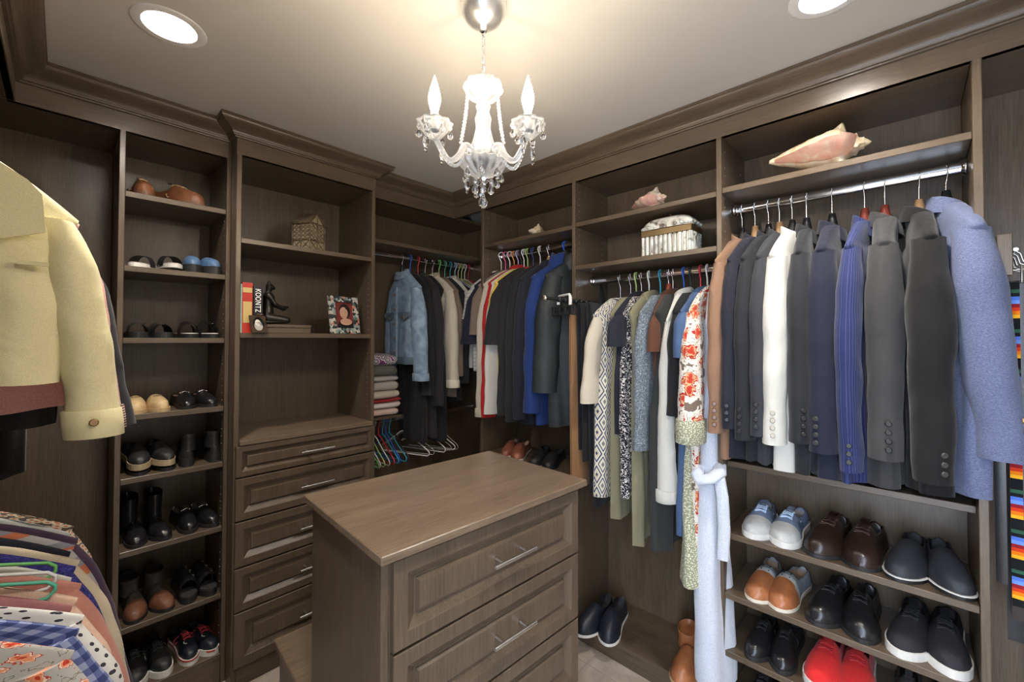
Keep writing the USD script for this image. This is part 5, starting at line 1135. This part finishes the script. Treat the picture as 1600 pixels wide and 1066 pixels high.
for i, x in enumerate((.205, .290)): solo('sandal', ['flat black sandal under the left cream-soled slip-on', 'flat black sandal under the right cream-soled slip-on'][i], 'shoe', MB().extrude(outline(.24, .9, 1), .014).extrude(outline(.24, .85, 1, -.012), .010, TR(0, .0, .014)), SO_B, G_(0), (x, yc(.24), .956), 6)
pair('boot', L2('chunky black boots standing heel-out on the fifth shelf'), [(.385, yc(.24)+.01), (.452, yc(.24)+.01)], 0.956, (172, 186), kind='boot', um=BLM, sm=SO_B, L=.24, w=.85, sole=.014, heel=.02, extra=.11, group=G_(0))
pair('boot', L2('tall black ankle boots on the sixth shelf'), [(.202, yc(.245)), (.284, yc(.245))], 0.676, (4, 6), kind='boot', um=BL, sm=SO_B, L=.245, w=.92, sole=.014, extra=.165, group=G_(0))
pair('loafer', L2('black high-vamp loafers on the sixth shelf'), [(.368, yc(.245)), (.447, yc(.245))], 0.676, (6, 8), kind='loafer', um=BL, sm=SO_B, lm=LIND, L=.245, w=.9, sole=.016, laces='bit', hsc=1.2, group=G_(0))
pair('boot', L2('brown-toed dark ankle boots on the seventh shelf'), [(.205, yc(.25)), (.292, yc(.25))], 0.384, (2, 8), kind='boot', um=LT('grey_suede', (64, 58, 54), .8), sm=SO_B, L=.25, w=.95, sole=.014, extra=.11, toe=(LT('toe_brown', (112, 72, 52), .5), .66), group=G_(0))
pair('sandal', L2('black strappy sandals with buckles on the seventh shelf'), [(.372, yc(.235)), (.448, yc(.235))], 0.384, (4, 4), kind='slide', um=BL, sm=SO_B, lm=LIND, L=.235, w=.9, sole=.026, hsc=1.5, laces='buckle', extra=[(.22, .38), (.44, .58), (.66, .84)], group=G_(0))
pair('sneaker', L2('black sneakers with thick white sole, bottom left shelf'), [(.208, yc(.255)), (.296, yc(.255))], 0.125, (4, 2), kind='sneaker', um=BLM, sm=SO_W, lm=LIND, L=.255, w=.95, sole=.026, laces=LACE_B, group=G_(0))
def redline(t, P, pp, z0):
    pp('stripe', MB().extrude(outline(.24, .9, 1, .0042), .006, TR(0, 0, .018)), SO_R)
    A = ontop(P, .70, .25); pp('emblem', MB().tube([A+[0, 0, .003], A+[-.004, -.012, .003], A+[.004, -.02, .002]], .0022, 6), SO_W)
pair('sneaker', L2('navy sneakers with red striped white sole'), [(.374, yc(.24)), (.450, yc(.24))], 0.125, (8, 8), kind='sneaker', um=NVL, sm=SO_W, lm=LIND, L=.24, w=.9, sole=.026, laces=LACE_R, extra=redline, group=G_(0))

# ------------------------------------------------------------------ shoes of the suit bay
RG = 'shoes on the shelves under the suit jackets'
xc = lambda L, d=0.010: XB+d+L/2
SUEDE = LT('blue_grey_suede', (112, 128, 156), .8); CREAMT = LT('pale_suede', (186, 186, 184), .8)
pair('sneaker', L2('pale blue lace-up sneakers on the upper shoe shelf'), [(xc(.29), .443), (xc(.29), .333)], 0.748, (-86, -93), kind='sneaker', um=SUEDE, sm=SO_W, lm=LING, L=.29, w=1.15, sole=.022, laces=LACE_W, toe=(CREAMT, .74), group=RG)
pair('dress_shoe', L2('polished dark brown dress shoes on the upper shoe shelf'), [(xc(.30), .222), (xc(.30), .110)], 0.748, (-98, -96), kind='oxford', um=DBR, sm=SO_B, lm=LIND, L=.30, w=1.25, sole=.012, laces=plain('lace_brown', (.05, .025, .02), .7), hsc=1.35, group=RG)
pair('slip_on', L2('dark slip-ons with white welt on the upper shoe shelf'), [(xc(.30), .012), (xc(.30), -.086)], 0.748, (-97, -84), kind='loafer', um=LT('slate', (44, 46, 52), .6), sm=SO_B, lm=LIND, L=.30, w=1.1, sole=.014, welt=SO_W, hsc=1.35, group=RG)
def saddle(t, P, pp, z0):
    rows = []
    s = 0.5-0.5*np.cos(np.linspace(0, PI, P.shape[0])); R = P[(s > .52) & (s < .66)].copy()+[0, 0, .0012]; R[:, :, 0] *= 1.02; pp('saddle', MB().grid(R, False, flip=True), CREAMT)
    m = MB()
    for i in range(4):
        for sx in (-.16, .16): m.ball(ontop(P, .43+.05*i, sx)+[0, 0, .002], .0024, 1)
    pp('eyelet', m, SO_B)
pair('dress_shoe', L2('tan and grey saddle shoes on the second shoe shelf'), [(xc(.29), .430), (xc(.29), .338)], 0.515, (-90, -98), kind='oxford', um=LT('saddle_grey', (140, 146, 152), .7), sm=plain('sole_cream', (.72, .66, .55), .6), lm=LIN, L=.29, w=1.15, sole=.012, toe=(TANL, .62), extra=saddle, hsc=1.15, group=RG)
pair('dress_shoe', L2('glossy black dress shoes on the second shoe shelf'), [(xc(.30), .222), (xc(.30), .120)], 0.515, (-98, -92), kind='oxford', um=BL, sm=SO_B, lm=LIND, L=.30, w=1.15, sole=.014, laces=LACE_B, hsc=1.25, group=RG)
pair('sneaker', L2('black sneakers with chunky white soles under the jackets'), [(xc(.30), .010), (xc(.30), -.086)], 0.515, (-96, -92), kind='sneaker', um=LT('black_knit', (34, 33, 38), .8), sm=SO_W, lm=LIND, L=.30, w=1.1, sole=.026, laces=LACE_B, hsc=1.05, group=RG)
pair('dress_shoe', L2('old black dress shoes on the third shoe shelf'), [(xc(.29), .440), (xc(.29), .345)], 0.293, (-90, -92), kind='oxford', um=BL, sm=SO_B, lm=LIND, L=.29, w=.98, sole=.016, laces=LACE_B, hsc=1.1, group=RG)
REDS = fab('red_mesh', (214, 44, 44), weave=500, bump=.5)
pair('sneaker', L2('bright red running shoes on the third shoe shelf'), [(xc(.30), .236), (xc(.30), .132)], 0.293, (-92, -88), kind='sneaker', um=REDS, sm=SO_W, lm=plain('lining_red', (.22, .02, .025), .8), L=.30, w=1.2, sole=.026, laces=LACE_R, hsc=1.25, group=RG)
pair('sneaker', L2('dark grey sneakers on the third shoe shelf'), [(xc(.29), .022), (xc(.29), -.078)], 0.293, (-92, -90), kind='sneaker', um=LT('grey_mesh', (82, 80, 78), .8), sm=SO_B, lm=LIND, L=.29, w=.95, sole=.024, laces=LACE_B, group=RG)
pair('dress_shoe', L2('black shoes on the lowest shoe shelf'), [(xc(.29), .440), (xc(.29), .345)], BASE, (-90, -92), kind='oxford', um=BL, sm=SO_B, lm=LIND, L=.29, w=.98, sole=.016, laces=LACE_B, group=RG)

# shoes standing under the blouses and in the far corner bay
pair('slip_on', L2('dark navy slip-on shoes with white sole on the bottom board'), [(1.835, 1.155), (1.865, 1.06)], BASE, (-88, -77), kind='loafer', um=LT('ink', (26, 30, 40), .45), sm=SO_W, lm=LIND, L=.29, w=1.15, sole=.012, hsc=1.6, group='navy slip-ons under the dresses')
pair('boot', L2('tan leather boots behind the hem of the white bathrobe'), [(1.855, .715), (1.90, .61)], BASE, (-80, -84), kind='boot', um=TANL, sm=plain('sole_tan', (0, 0, 0)), L=.27, w=1.25, sole=.014, extra=.115, hsc=1.3, group='tan boots under the bathrobe')
pair('loafer', L2('reddish brown loafers in the far corner bay'), [(1.90, 1.80), (1.90, 1.70)], 0.80, (-60, -64), kind='loafer', um=LT('russet', (140, 84, 66), .45), sm=SO_W, lm=LIN, L=.28, w=1.0, sole=.012, hsc=1.2, group='loafers in the far corner bay')
pair('loafer', L2('black loafers in the far corner bay'), [(1.91, 1.57), (1.91, 1.46)], 0.80, (-66, -70), kind='loafer', um=BLM, sm=SO_B, lm=LIND, L=.28, w=1.0, sole=.012, group='black loafers in the far corner bay')

# ------------------------------------------------------------------ belt rack at the right edge
t = thing('belt_rack', 'wood-fronted chrome pull-out belt rack on the panel right of the jackets', 'rack', (1.76, -.185, 1.735), 0)
part(t, 'front_block', B((-.012, -.022, -.062), (.010, .006, .052), .002), WZ)
part(t, 'slide_rail', MB().box((.010, .004, -.012), (.30, .018, .018), .002), DARKMETAL)
part(t, 'rail', MB().tube([(.010, -.03, .010), (.30, -.03, .010)], .005, 10), CHROME)
hk = [.03, .075, .12, .165, .21]
for k in hk: part(t, 'hook', MB().tube([(k, -.03, .010), (k, -.040, .0), (k, -.045, -.022), (k, -.060, -.030), (k, -.070, -.018)], .0028, 8), STEEL)
def belt(label, x, y, z1, z0, m, w=.034, bm=None, rot=0, stripes=None):
    b_ = thing('belt', label, 'belt', (x, y, z1), rot, 'belts hanging from the rack')
    n = 26; P = []
    for f in np.linspace(0, 1, n):
        zz_ = -(z1-z0)*f; o = .006*math.sin(f*5+x*90)*f; h = w/2
        P.append([(-h, o-.0016, zz_), (h, o-.0016, zz_), (h, o+.0016, zz_), (-h, o+.0016, zz_)])
    part(b_, 'strap', MB().grid(np.array(P), True, True, True, flip=True), m)
    part(b_, 'buckle', MB().tube([(-h-.004, -.002, .002), (h+.004, -.002, .002), (h+.004, -.002, .045), (-h-.004, -.002, .045)], .003, 8, True), bm or CHROME)
    return b_
SER = fabric('rainbow_weave', [C(20, 22, 26), C(20, 22, 26), C(48, 92, 70), C(20, 22, 26), C(84, 120, 214), C(110, 150, 230), C(150, 30, 44), C(216, 60, 30), C(240, 130, 20), C(246, 180, 40), C(20, 22, 26)], 'hoop', 9.0, rough=.9)
belt('woven belt with rainbow stripes hanging at the right edge', 1.815, -.214, 1.66, .76, SER, .023, rot=84)
belt('black leather belt nearest the suit jackets', 1.80, -.183, 1.68, .82, BL, .022, rot=80)
belt('dark brown belt behind the rainbow striped one', 1.87, -.225, 1.66, .70, DBR, .034, rot=86)
belt('plain black belt at the back of the belt rack', 1.92, -.222, 1.66, .62, BLM, .036, rot=92)
